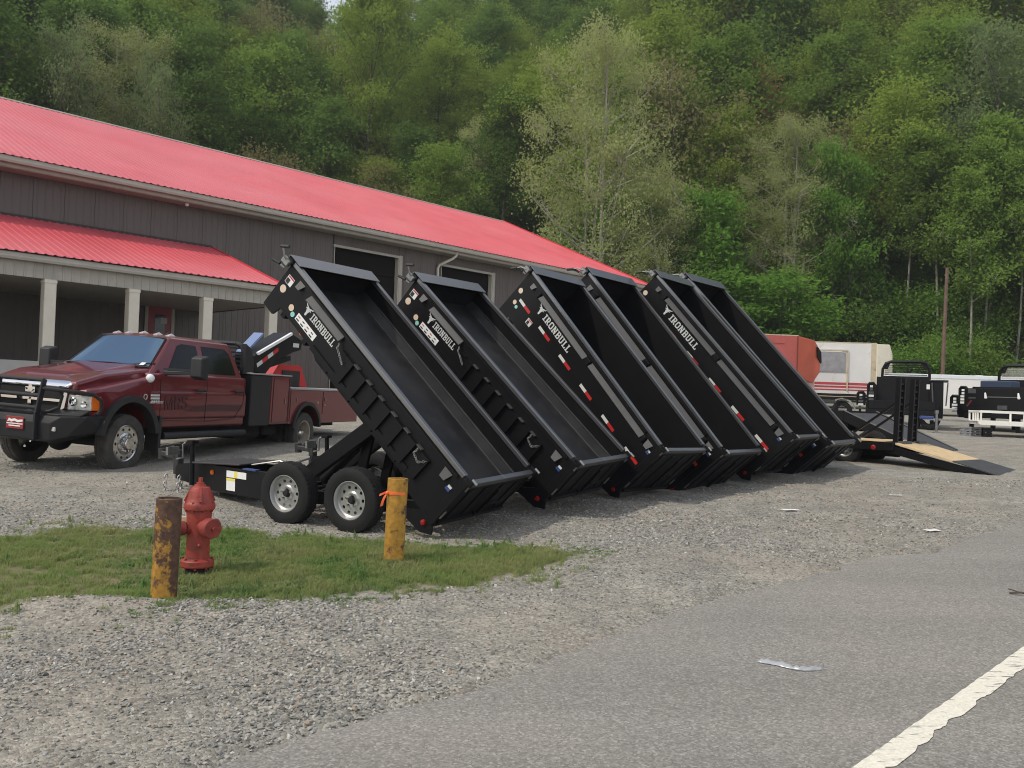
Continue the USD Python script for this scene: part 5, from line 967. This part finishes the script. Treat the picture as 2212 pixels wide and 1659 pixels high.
obj(c, 'deck', bx(-1.0, 4.0, 0, 2.2, .80, .92, .01), BLACK); obj(c, 'deck_top', bx(-.98, 3.98, .02, 2.18, .922, .94), WOOD)
for k in range(5): obj(c, 'stake_leg', bx(.2 + .8 * k, .28 + .8 * k, .02, .10, .30, .80), BLACK)
for s in (.9, 2.0): obj(c, 'wheel', mv(tyre_mesh(.38, .24, .2, 16, 32), (s, .2, .38)), TYRE, 30)
obj(c, 'wheel_arch', prism(Polygon(arc(2.0, .38, .50, 5, 120, 12) + arc(2.0, .38, .44, 120, 5, 12)), .0, .12), ALU, 30)

# flatbed truck bodies, facing the road
def gzz(x, y): return float(zg(x, y))
def service_bed(name, label, x, y, yaw, lights, sc):
    z = gzz(x, y); c = thing(name, label, 'truck bed', (x, y, z), (0, 0, yaw), sc)   # x to the right, y away
    w = 1.2
    objs(c, 'deck', [bx(-w, w, 0, 2.7, .78, .86, .01), bx(-w, w, -.03, .0, .60, .86, .01)], BLACK)
    objs(c, 'headboard', [bx(-.95, .95, 2.55, 2.62, .86, 1.72, .01), bx(-.95, .95, .35, .42, .86, 1.42, .01) if lights else bx(-.95, .95, .30, .36, .86, 1.62, .01)], BLACK)
    P = [(-.93, 0, .84), (-.90, 0, 1.95), (-.78, 0, 2.14), (-.58, 0, 2.20), (.58, 0, 2.20), (.78, 0, 2.14), (.90, 0, 1.95), (.93, 0, .84)]
    obj(c, 'headache_rack', [tube([(a, 2.6, z_) for a, _, z_ in P], .055, 8)], BLACK, 30)
    for k in range(6): obj(c, 'rack_louvre', bar((-.82, 2.6, 1.76 + .065 * k), (.82, 2.6, 1.76 + .065 * k), .02, .028), ALU if lights else BLACK)
    objs(c, 'rack_gusset', [prism(Polygon([(-.9, 1.95), (-.78, 2.14), (-.6, 2.18), (-.7, 1.95)]), 2.58, 2.62), prism(Polygon([(.9, 1.95), (.78, 2.14), (.6, 2.18), (.7, 1.95)]), 2.58, 2.62)], BLACK)
    for k, (xa, za) in enumerate(((-1.14, 1.40), (-1.55, 1.12))):
        st_ = obj(c, 'lamp_tower', [tube([(xa - .10, -.0 + .3 * k, .70), (xa - .10, .3 * k, za - .06), (xa - .05, .3 * k, za), (xa + .12, .3 * k, za), (xa + .18, .3 * k, za - .06), (xa + .18, .3 * k, .70)], .035, 8), bx(xa - .08, xa + .16, .3 * k + .01, .3 * k + .06, .72, za - .02)], BLACK, 30)
        for j in range(5): obj(st_, 'tower_lamp', bx(xa - (.02 if j < 2 else .06), xa + (.09 if j < 2 else .13), .3 * k - .012, .3 * k + .008, za - .14 - j * .10, za - .07 - j * .10, .005), WHITE if lights else (SILVT if j in (0, 3) else DKST))
    objs(c, 'side_box', [bx(.98, 1.45, .2, 1.6, .35, 1.5, .02), bx(-1.2, -1.0, .3, 1.4, .4, 1.05, .02)], BLACK)
    objs(c, 'box_lid', [bx(.96, 1.62, .15, 1.65, 1.50, 1.54, .01), bar((1.1, .16, .75), (1.05, .16, 1.45), .05), bar((1.55, .16, .75), (1.6, .16, 1.45), .05)], DKST)
    objs(c, 'skirt', [bx(-1.25, 1.25, -.02, .02, .42, .60, .01), bx(-1.3, -1.22, 0, 2.6, .5, .80), bx(1.22, 1.3, 0, 2.6, .5, .8)], BLACK)
    objs(c, 'support_leg', [bx(x_, x_ + .12, y_, y_ + .12, -.1, .60) for x_ in (-1.0, -.3, .5, 1.0) for y_ in (.3, 2.2)], BLACK)
    obj(c, 'white_tag', bx(.86, .98, .28, .295, 1.25, 1.4), WHITE)
    return c
sb1 = service_bed('truck_bed', 'black flatbed truck body with louvred headache rack standing behind the ramp trailer', 13.45, 29.5, -27, False, (.88, 1, 1.11))
obj(sb1, 'under_wheel', mv(tyre_mesh(.40, .25, .22, 16, 32), (1.0, .3, .40), rz=0), TYRE, 30)
sb2 = service_bed('truck_bed', 'black truck body with white lamp towers and chrome rack bars at the right edge', 16.7, 29.45, -50, True, (1, 1, 1.10))
obj(sb2, 'tailgate', [bx(-1.05, 1.3, -.06, -.032, .62, 1.36, .01)], BLACK)
obj(sb2, 'tool_chest', [bx(-.75, .3, .5, 1.2, .90, 1.62, .03)], mat('dark_blue_chest', (.02, .035, .07), .4))
for x_ in (-.35, .70): obj(sb2, 'gate_hook', mv(tm(hull([(0, 0, -.08), (0, 0, .06), (.04, 0, -.08)], .03, 8)), (x_, -.075, 1.14)), WHITE)
obj(sb2, 'gate_bar', bar((-.35, -.07, 1.09), (.70, -.07, 1.09), .02), ZINC)
objs(sb2, 'gate_badge', [bx(-.92, -.66, -.072, -.061, 1.20, 1.33), bx(-.90, -.66, -.072, -.061, 1.03, 1.07), bx(.05, .36, -.072, -.061, .70, .83)], DKST)
obj(sb2, 'gate_stripe', [bar((-.95, -.064, .78), (-.80, -.064, .98), .06, .004, (0, 1, 0))], mat('dull_red_stripe', (.10, .012, .014), .5))
# aluminium trailer below it, with blocks
ALW = mat('bright_aluminium', (0.78, 0.76, 0.70), 0.42, metal=.2)
c = thing('utility_trailer', 'small open white aluminium trailer parked in front of the right truck body', 'trailer', (15.25, 26.6, gzz(15.25, 26.6)), (0, 0, -16), (1, 1, .80))
objs(c, 'top_rail', [bar((-.6, 0, 1.0), (3.2, 0, .97), .06, .09), bar((-.6, 1.5, 1.0), (3.2, 1.5, .97), .06, .09), bar((-.6, 0, 1.0), (-.6, 1.5, 1.0), .05)], ALW)
objs(c, 'floor_frame', [bar((-.6, 0, .56), (3.2, 0, .52), .06, .17), bar((-.6, 1.5, .56), (3.2, 1.5, .52), .06, .17), bar((-.6, 0, .56), (-.6, 1.5, .56), .06, .12), bx(-.55, 3.2, .05, 1.45, .50, .53)], ALW)
for x_ in (-.58, .62, 1.32, 2.05, 2.8): objs(c, 'stake', [bar((x_, 0, .50), (x_, 0, 1.0), .05), bar((x_, 1.5, .50), (x_, 1.5, 1.0), .05)], ALW)
for y_ in (.3, .6, .9): obj(c, 'stake', bar((-.6, y_, .5), (-.6, y_, 1.0), .045), ALW)
objs(c, 'tongue', [bar((-.6, .2, .58), (-2.1, .75, .62), .07, .08), bar((-.6, 1.3, .58), (-2.1, .75, .62), .07, .08)], ALU)
obj(c, 'jack', [cyl((-1.75, .5, .10), (-1.75, .5, .85), .04, 10), cyl((-1.75, .5, .85), (-1.75, .5, .98), .06, 10), bx(-1.85, -1.65, .42, .58, .0, .12, .02)], ZINC, 30)
obj(c, 'winch', bx(-2.2, -1.8, .6, .85, .62, .74, .02), BLUEV)
trailer_wheel(c, (2.95, -.12, .34), R=.34, lod=0); trailer_wheel(c, (2.95, 1.62, .34), R=.34, lod=0, out=1)
CONC = mat('grey_block_concrete', (.20, .20, .20), .9, var=.2, vscale=9)
for k, (bx_, by_) in enumerate(((14.3, 26.9), (14.58, 26.85), (14.88, 26.8))):
    c = thing('cribbing_stack', ['grey slatted block stack left of the white aluminium trailer, leftmost of three', 'dark grey block stack in the middle of three under the truck body', 'nearly black block stack right of the other two under the trailer front'][k], 'block stack', (bx_, by_, gzz(bx_, by_)), (0, 0, -8 + 3 * k), .74)
    for j in range(4): obj(c, 'block', [bx(-.19, .19, -.15, .15, .105 * j, .105 * j + .075, .008)], [CONC, DKST, BLACK][k])
    objs(c, 'spacer', [bx(s - .04, s + .04, -.14, .14, .0, .40) for s in (-.13, .13)], [CONC, DKST, BLACK][k])
# box trailers behind
WHB = mat('stained_white_panel', (0.66, 0.65, 0.62), 0.5, var=.05, vscale=1, dirt=(0.36, 0.28, 0.20), dscale=1.1, dlo=.60, dhi=.82)
CREAM = mat('cream_yellow_corner', (0.50, 0.43, 0.29), 0.5, var=.1, vscale=3, dirt=(0.28, 0.17, 0.10), dscale=2.2, dlo=.55, dhi=.75)
REDB = mat('faded_red_panel', (0.40, 0.085, 0.070), 0.5, var=.12, vscale=.9); ORGB = mat('faded_orange_red_nose', (0.40, 0.075, 0.035), 0.5, var=.12, vscale=1)
REDS = mat('red_stripe_paint', (.42, .05, .06), .5, var=.2, vscale=4)
x, y = 18.65, 44.5; z = gzz(x, y)
c = thing('box_trailer', 'stained white box trailer with a grey window panel and red stripes along its side', 'box trailer', (x, y, z), (0, 0, -4))   # x right end at 0, to the left; y away
B0, B1 = .78, 3.42
obj(c, 'side_panel', bx(-9, 0, 0, .08, B0, B1, .01), WHB)
obj(c, 'corner_post', bx(0.002, .28, -.01, .10, B0, B1), CREAM); obj(c, 'end_wall', [tm(hull([(.30, .0, B0 + .2), (.30, .0, B1 - .05), (.9, .05, B1 - .05), (1.05, .1, B1 - .5), (1.1, .1, B0 + .3), (.3, 2.2, B0 + .2), (.3, 2.2, B1 - .05), (1.0, 2.0, B1 - .3), (1.05, 2.0, B0 + .3)], .05, 8))], mat('cream_end_panel', (.62, .58, .47), .5, var=.06, vscale=1, dirt=(.30, .27, .22), dscale=1.0, dlo=.55, dhi=.8), 35)
obj(c, 'roof', bx(-9, .28, 0, 2.3, B1 + .002, B1 + .06), CREAM); obj(c, 'rear_side', bx(-9, .28, 2.25, 2.3, B0, B1), WHB)
for z_, h_ in ((B0 + .46, .13), (B0 + .31, .10), (B0 + .17, .07)): obj(c, 'stripe', bx(-9, -.02, -.006, -.002, z_, z_ + h_), REDS)
w_ = obj(c, 'window_panel', bx(-4.6, -1.30, -.035, -.002, 1.90, 2.92, .006), mat('weathered_grey_board', (.27, .27, .28), .7, var=.18, vscale=3))
obj(c, 'window_frame', [bar((-3.8, -.03, 3.02), (-1.18, -.03, 3.05), .04, .06), bar((-1.2, -.03, 3.05), (-1.2, -.03, .95), .05, .07)], CREAM); obj(c, 'window_awning', bx(-2.9, -1.5, -.04, -.003, 2.95, 3.12), WHB)
obj(c, 'undercarriage', [bx(-9, .2, .2, 2.1, .55, .77), bx(-3.2, -1.6, .02, .25, .25, .62, .05)], DKST)
for s in (-6.5, -5.4): obj(c, 'wheel', mv(tyre_mesh(.48, .28, .28, 16, 32), (s, .3, .48)), TYRE, 30)
x, y = 14.15, 41.0; z = gzz(x, y)
c = thing('box_trailer', 'faded red box trailer with a rounded orange nose peeking out past the last dump trailer', 'box trailer', (x, y, z), (0, 0, 4))
obj(c, 'side_panel', [bx(-7, -.55, 0, .08, .9, 3.55, .01), bx(-7, -.55, 2.2, 2.3, .9, 3.55)], REDB); obj(c, 'roof', bx(-7, -.5, 0, 2.3, 3.55, 3.60), CREAM)
obj(c, 'nose', tm(hull([(-.5, .05, 3.5), (-.5, .05, 1.55), (.35, .25, 3.35), (.75, .5, 2.9), (.75, .5, 1.9), (.35, .3, 1.4), (-.5, 2.2, 3.5), (-.5, 2.2, 1.5), (.4, 2.0, 3.3), (.75, 1.8, 2.0)], .06, 10)), ORGB, 40)
obj(c, 'seam_trim', bx(-.56, -.50, -.012, -.002, .9, 3.55), mat('dark_red_seam', (.16, .03, .025), .6)); obj(c, 'nose_base', bx(-.5, .5, .3, 2.0, .8, 1.5, .05), mat('faded_pink_panel', (.48, .30, .26), .6, var=.2))
obj(c, 'dark_window', tm(hull([(.55, .24, 3.05), (.60, .26, 2.62), (.84, .48, 2.35), (.80, .46, 2.85)], .05, 8)), GLASST, 40); obj(c, 'door_frame', [bar((-3.2, -.01, 3.2), (-1.2, -.01, 3.2), .03), bar((-2.9, -.01, .9), (-2.9, -.01, 3.2), .03)], REDB)
x, y = 18.4, 40.0; z = gzz(x, y)
c = thing('enclosed_trailer', 'long low white enclosed trailer with a roof vent behind the truck bodies', 'enclosed trailer', (x, y, z), (0, 0, -6), .76)
obj(c, 'body', bx(-1, 16, 0, 2.4, .42, 2.42, .05), mat('white_trailer_skin', (.72, .70, .66), .45, var=.04, vscale=.6)); obj(c, 'roof_edge', [bx(-1.02, 16.02, -.03, .02, 2.30, 2.55, .03)], mat('pale_blue_roof_edge', (.66, .70, .72), .35, dirt=(.35, .35, .33), dscale=1.5, dlo=.55, dhi=.7))
obj(c, 'roof_vent', mv(revolve([(.42, 0), (.40, .08), (.25, .17), (0, .19)], 16), (4.6, .8, 2.42)), WHITE, 40)
for s in (9, 10): obj(c, 'wheel', mv(tyre_mesh(.36, .22, .2, 16, 32), (s, .2, .36)), TYRE, 30)
x, y = 25.1, 50.0; z = gzz(x, y)
c = thing('utility_pole', 'leaning brown wooden utility pole before the trees at the right', 'utility pole', (x, y, z - .5), (0, 1.0, 0))
obj(c, 'shaft', tube([(0, 0, 0), (0, 0, 4), (0, 0, 8.75)], .12, 10, r1=.09), mat('reddish_pole_wood', (.13, .080, .058), .85, var=.25, vscale=2), 40)
# ------------------------------------------------------------------ trees on the hillside
tr = np.random.default_rng(23)
def quads(c, size, r, flat=.35):
    """one leaf spray (a folded diamond of two triangles) at every centre"""
    n = len(c); nn = r.normal(size=(n, 3)); nn[:, 2] = np.abs(nn[:, 2]) + flat; nn /= np.linalg.norm(nn, axis=1, keepdims=True)
    a = np.cross(nn, r.normal(size=(n, 3))); a /= np.linalg.norm(a, axis=1, keepdims=True); b_ = np.cross(nn, a)
    s = size * r.uniform(.55, 1.35, n)[:, None]
    V = np.stack([c - a * s, c - b_ * s * .55 + nn * s * .12, c + a * s, c + b_ * s * .55 + nn * s * .12], 1).reshape(-1, 3)
    k = np.arange(n)[:, None] * 4; F = np.concatenate([k + [0, 1, 2], k + [0, 2, 3]])
    return trimesh.Trimesh(V, F, process=False)
def make_tree(r, H, Wd, cb, nl, n, size, sig, trunk_r, lean=.03, forks=1, top=.5):
    """a trunk with limbs and twigs, and leaf sprays clustered round the twigs"""
    wood = []; cl = []
    for f in range(forks):
        ph = 2 * np.pi * f / forks + r.uniform(0, 1); sp = 0 if forks == 1 else Wd * .16
        pts = [np.array([math.cos(ph) * sp * t ** 1.2 + H * lean * math.sin(3 * t + f), math.sin(ph) * sp * t ** 1.2 + H * lean * math.cos(2 * t + 2 * f), -1.0 + (H * .93 + 1.0) * t]) for t in np.linspace(0, 1, 8)]
        wood.append(tube(pts, trunk_r / forks ** .5, 7, r1=trunk_r * .12)); pts = np.array(pts)
        for k in range(nl // forks):
            t = cb + (1 - cb) * ((k + r.uniform(0, .8)) / (nl / forks)); t = min(t, .98); base = np.array([np.interp(t, np.linspace(0, 1, 8), pts[:, i]) for i in range(3)])
            u = (t - cb) / (1 - cb); prof = (math.sin(math.pi * min(max(.12 + .80 * u, 0), 1) ** top)) ** .6
            a = k * 2.399 + r.uniform(-.5, .5) + ph; L = Wd / 2 * prof * r.uniform(.65, 1.12) + .3; up = L * r.uniform(.25, .75)
            d = np.array([math.cos(a), math.sin(a), 0]); q = [base, base + d * L * .45 + [0, 0, up * .35], base + d * L + [0, 0, up]]
            wood.append(tube(q, trunk_r * .22 * (1 - .6 * u) + .012, 5, r1=.015))
            for m in range(5):
                s = r.uniform(.3, 1.0); p0 = q[0] * (1 - s) + q[2] * s + [0, 0, (.35 * up - .35 * up * s) * s]; dv = r.normal(size=3) * np.array([1, 1, .7]); dv /= np.linalg.norm(dv); p1 = p0 + dv * L * r.uniform(.18, .42) + [0, 0, L * .10]
                wood.append(tube([p0, p1], .03, 3, r1=.008)); cl += [p0 * .4 + p1 * .6, p1]
    cl = np.array(cl); wts = r.uniform(.4, 1.5, len(cl)); wts /= wts.sum(); idx = r.choice(len(cl), n, p=wts)
    sg = sig * r.uniform(.6, 1.3, len(cl))[idx][:, None]
    c = cl[idx] + r.normal(size=(n, 3)) * sg * np.array([1, 1, .62])
    return cat(wood), quads(c, size, r)
BARK = mat('grey_bark', (0.085, 0.072, 0.058), .9, var=.3, vscale=3); BARKP = mat('pale_bark', (0.24, 0.225, 0.19), .85, var=.25, vscale=2); TWIG = mat('brown_twigs', (0.085, 0.064, 0.048), .9, var=.3)
LV = dict(green=leafmat('green_leaves', (0.082, 0.134, 0.029)), deep=leafmat('deep_green_leaves', (0.062, 0.110, 0.028)), fresh=leafmat('fresh_yellow_green_leaves', (0.106, 0.152, 0.030)), olive=leafmat('pale_olive_leaves', (0.160, 0.190, 0.082), .3), brown=leafmat('brown_budding_leaves', (0.104, 0.104, 0.048), .35),
          grey=leafmat('grey_green_leaves', (0.080, 0.112, 0.052), .3), russet=leafmat('russet_leaves', (0.165, 0.115, 0.050), .3), bright=leafmat('bright_green_leaves', (0.074, 0.150, 0.028)))
KIND = {  # H, width, crown base, limbs, leaves, leaf size, cluster size, trunk radius, forks, bark, leaves, name, label
    'green': (15, 8.5, .28, 28, 17000, .13, .62, .20, 1, BARK, 'green', 'broadleaf_tree', 'mid green broadleaf tree with a full crown on the wooded hillside'),
    'deep': (16, 8.0, .22, 28, 17000, .135, .66, .22, 1, BARK, 'deep', 'broadleaf_tree', 'dark green broadleaf tree standing among lighter trees on the hillside'),
    'fresh': (15, 9.0, .30, 30, 20000, .115, .60, .20, 1, BARK, 'fresh', 'broadleaf_tree', 'yellow green spring tree with an airy crown on the hillside'),
    'olive': (17, 9.5, .16, 46, 38000, .075, .50, .24, 3, BARKP, 'olive', 'pale_tree', 'pale olive tree with thin young leaves and light limbs on the hillside'),
    'brown': (9, 6.5, .10, 30, 9000, .085, .48, .10, 4, TWIG, 'brown', 'budding_tree', 'brownish half bare tree just coming into bud on the hillside'),
    'grey': (11, 6.5, .20, 30, 16000, .085, .46, .16, 2, BARK, 'grey', 'grey_green_tree', 'silvery grey green young tree low on the hillside'),
    'russet': (14, 7.0, .28, 24, 13000, .15, .55, .18, 1, BARK, 'russet', 'russet_tree', 'russet tinged tree among green ones on the hillside'),
    'bright': (9, 6.5, .12, 24, 13000, .135, .50, .13, 2, BARK, 'bright', 'young_tree', 'bright green bushy young tree near the foot of the hill'),
    'slim': (17, 5.0, .42, 20, 8000, .15, .55, .12, 1, BARKP, 'green', 'slim_tree', 'slender tree with a bare pale trunk at the edge of the woods')}
first = {}
def zone_of(x, y, d):
    a = x / y; h = ['low', 'midway up', 'high up', 'on the skyline'][int(np.searchsorted([14, 32, 52], d))]
    return h + ' ' + ['above the porch end of the red roof', 'above the middle of the red roof', 'above the far roof end', 'behind the tall raised dump beds', 'behind the box trailers', 'at the right edge of the woods'][int(np.searchsorted([-.40, -.18, .04, .26, .46], a))]
KN = dict(green='mid green broadleaf tree', deep='dark green dense tree', fresh='yellow green airy tree', olive='pale olive thin leaved tree', brown='brownish budding tree', grey='silvery grey green tree', russet='russet tinged tree', bright='bright green bushy tree', slim='slender bare trunked tree')
def plant(kind, x, y, H, width=None, label=None, group='trees on the wooded hillside', zone=None):
    if zone: label_, group = KN[kind] + ' ' + zone, KN[kind] + 's ' + zone
    else: label_ = None
    k = KIND[kind]; z = float(hill_z(np.array(x, float), np.array(y, float))); z = max(z, float(zg(x, y)) - .2)
    s = H / k[0]; sw = s if width is None else width / k[1]; rot = (0, 0, float(tr.uniform(0, 360)))
    v = (kind, int(tr.integers(0, 2)))
    if v not in first:
        p = thing(k[11], label or label_, 'tree', (x, y, z), rot, (sw, sw, s), None if label else group)
        w, c = make_tree(np.random.default_rng(100 + len(first)), k[0], k[1], k[2], k[3], k[4], k[5], k[6], k[7], forks=k[8])
        obj(p, 'trunk', w, k[9]); obj(p, 'crown', c, LV[k[10]]); first[v] = p; return p
    return copy_of(first[v], label or label_, (x, y, z), rot, (sw, sw, s), '' if label else group)
def at(px, y):
    """world x for a picture column at distance y"""
    return (px - 1106) / 1848 * y
def Htop(py, px, y, z0): return (861 + (px - 1106) * .035 - py) / 1848 * y + 1.6 - z0
special = [('olive', 1270, 62, 27, 11.0, 'very tall pale sycamore with white limbs rising beyond the end of the red roof'),
    ('olive', 1420, 61, 17, 8.0, 'pale slender tree with white stems just right of the tall sycamore'),
    ('fresh', 770, 88, 27, 10.5, 'rounded light green tree above the middle of the red roof ridge'),
    ('grey', 312, 62, 17.5, 4.6, 'small silvery green tree just behind the roof ridge at the left'),
    ('grey', 120, 60, 17, 5.6, 'dull grey green bushy tree behind the roof ridge at the far left'),
    ('brown', 560, 66, 14, 8.5, 'brown budding thicket tree behind the left half of the roof ridge'), ('brown', 770, 72, 13.0, 9.0, 'brown budding tree low behind the middle of the roof'),
    ('brown', 860, 73, 12, 7.0, 'brown half bare tree low behind the roof right of the middle'), ('green', 930, 73, 15.0, 7.5, 'green leafy tree low behind the roof right of the brown ones'),
    ('fresh', 1090, 66, 10.5, 7.0, 'yellow green bush like tree behind the roof end'),
    ('russet', 1950, 98, 24, 10.5, 'russet crowned tree high on the hillside at the right'),
    ('grey', 2125, 66, 20.5, 9.5, 'large silvery grey green tree at the right edge of the woods'), ('olive', 1700, 64, 17.0, 8.5, 'pale olive tree standing behind the last dump trailers'),
    ('bright', 1790, 63, 14.0, 6.5, 'bright green tree right of the pale olive one'), ('bright', 1500, 62, 13, 8.0, 'bright green bushy tree behind the fifth dump trailer'),
    ('bright', 1640, 58, 8.5, 9.0, 'low bright green tree right beside the highest dump bed'), ('fresh', 1530, 90, 31, 17, 'large spreading yellow green tree in the upper middle of the woods'),
    ('fresh', 1720, 96, 30, 16, 'broad yellow green tree high on the hillside above the dump trailers'), ('brown', 1840, 70, 14, 7.5, 'brownish thin tree right of the bright green tree'),
    ('slim', 2078, 57.5, 15, 4.0, 'slender tree with pale trunk right of the utility pole'), ('slim', 2110, 59, 16, 4.2, 'second slender pale trunk right of the utility pole'), ('slim', 2010, 61, 16, 4.5, 'slender pale trunk just left of the utility pole'), ('slim', 2185, 58, 15, 4.0, 'slender trunk at the right edge above the truck body'),
    ('slim', 2150, 60, 17, 4.4, 'third slender pale trunk between the utility pole and the right edge'), ('slim', 1965, 62, 16, 4.2, 'slender trunk between the white box trailer and the utility pole'),
    ('fresh', 2110, 84, 21, 15, 'wide yellow green tree in the upper right of the woods')]
sp_xy = []
for k_, px, y, H, w_, lab in special:
    x = at(px, y); plant(k_, x, y, H, w_, lab); sp_xy.append((x, y, w_))
cells = []
y = 56.0
while y < 150:
    st_ = 5.3 + (y - 56) * .028
    for x in np.arange(-.66 * y - 4, .64 * y + 6, st_): cells.append((x + tr.uniform(-.38, .38) * st_, y + tr.uniform(-.4, .4) * st_))
    y += st_ * .95
for x, y in cells:
    s, d = hill(np.array(x), np.array(y)); d = float(d)
    if d < .5 or d > 78: continue
    if any((x - a) ** 2 + (y - b_) ** 2 < (w_ * .30 + 1.0) ** 2 for a, b_, w_ in sp_xy): continue
    f = float(meshkit.fbm(np.array([x * .07, y * .07, 3.0]), 3, 51)); g = tr.uniform()
    left = x / y < -.12
    if d < 9: kk = ['bright', 'green', 'brown', 'grey', 'fresh', 'deep'][int(np.searchsorted(np.cumsum([.26, .22, .20, .08, .14]), g))]; H = tr.uniform(7, 12)
    else:
        pr = [.30, .36, .14, .02, .12, .03, .03] if left else [.22, .10, .48, .08, .03, .04, .02]
        kk = ['green', 'deep', 'fresh', 'olive', 'brown', 'russet', 'slim'][int(np.searchsorted(np.cumsum(pr)[:-1], g * .8 + f * .2))]; H = tr.uniform(12.5, 18.5) if left else tr.uniform(14, 21)
    plant(kk, x, y, H, None if kk != 'brown' else H * .62, zone=zone_of(x, y, d))
# low bushes and saplings that cover the slope
ur = np.random.default_rng(61)
bush = []
for k in range(4):
    c = ur.normal(size=(26, 3)) * [.9, .9, .35] + [0, 0, .7]; i_ = ur.integers(0, 26, 3600); bush.append(quads(np.abs(c[i_]) * [1, 1, 1] * np.sign(c[i_]) + ur.normal(size=(3600, 3)) * .26, .062, ur))
N = 3900; ux = ur.uniform(-90, 92, N); uy = ur.uniform(50, 140, N); _, ud = hill(ux, uy); keep = (ud > -1.0) & (ud < 72) & (np.abs(ux) < .66 * uy + 4) & ~((uy < 52.5) & (np.abs(ux - .502 * uy) < 1.6)); ux, uy = ux[keep], uy[keep]; n = len(ux)
scatter('undergrowth', bush, [LV['green'], LV['deep'], LV['bright'], LV['deep']], np.stack([ux, uy, np.maximum(hill_z(ux, uy), zg(ux, uy) - .2)], 1), ur.integers(0, 4, n), zquats(ur.uniform(0, 6.28, n)), ur.uniform(.8, 2.1, n), 'low leafy undergrowth covering the hillside', 'undergrowth')

# thin haze over the valley
hz = bx(-260, 260, -60, 300, -3.5, 120)
solo('haze', hz, usdkit.material(stage, LK + 'valley_haze', {'v': ('principled_volume', {'color': (0.86, 0.90, 0.94), 'density': 0.00033, 'anisotropy': 0.2})}, [], volume='v.volume'), 'thin pale haze in the air', None, kind='stuff')
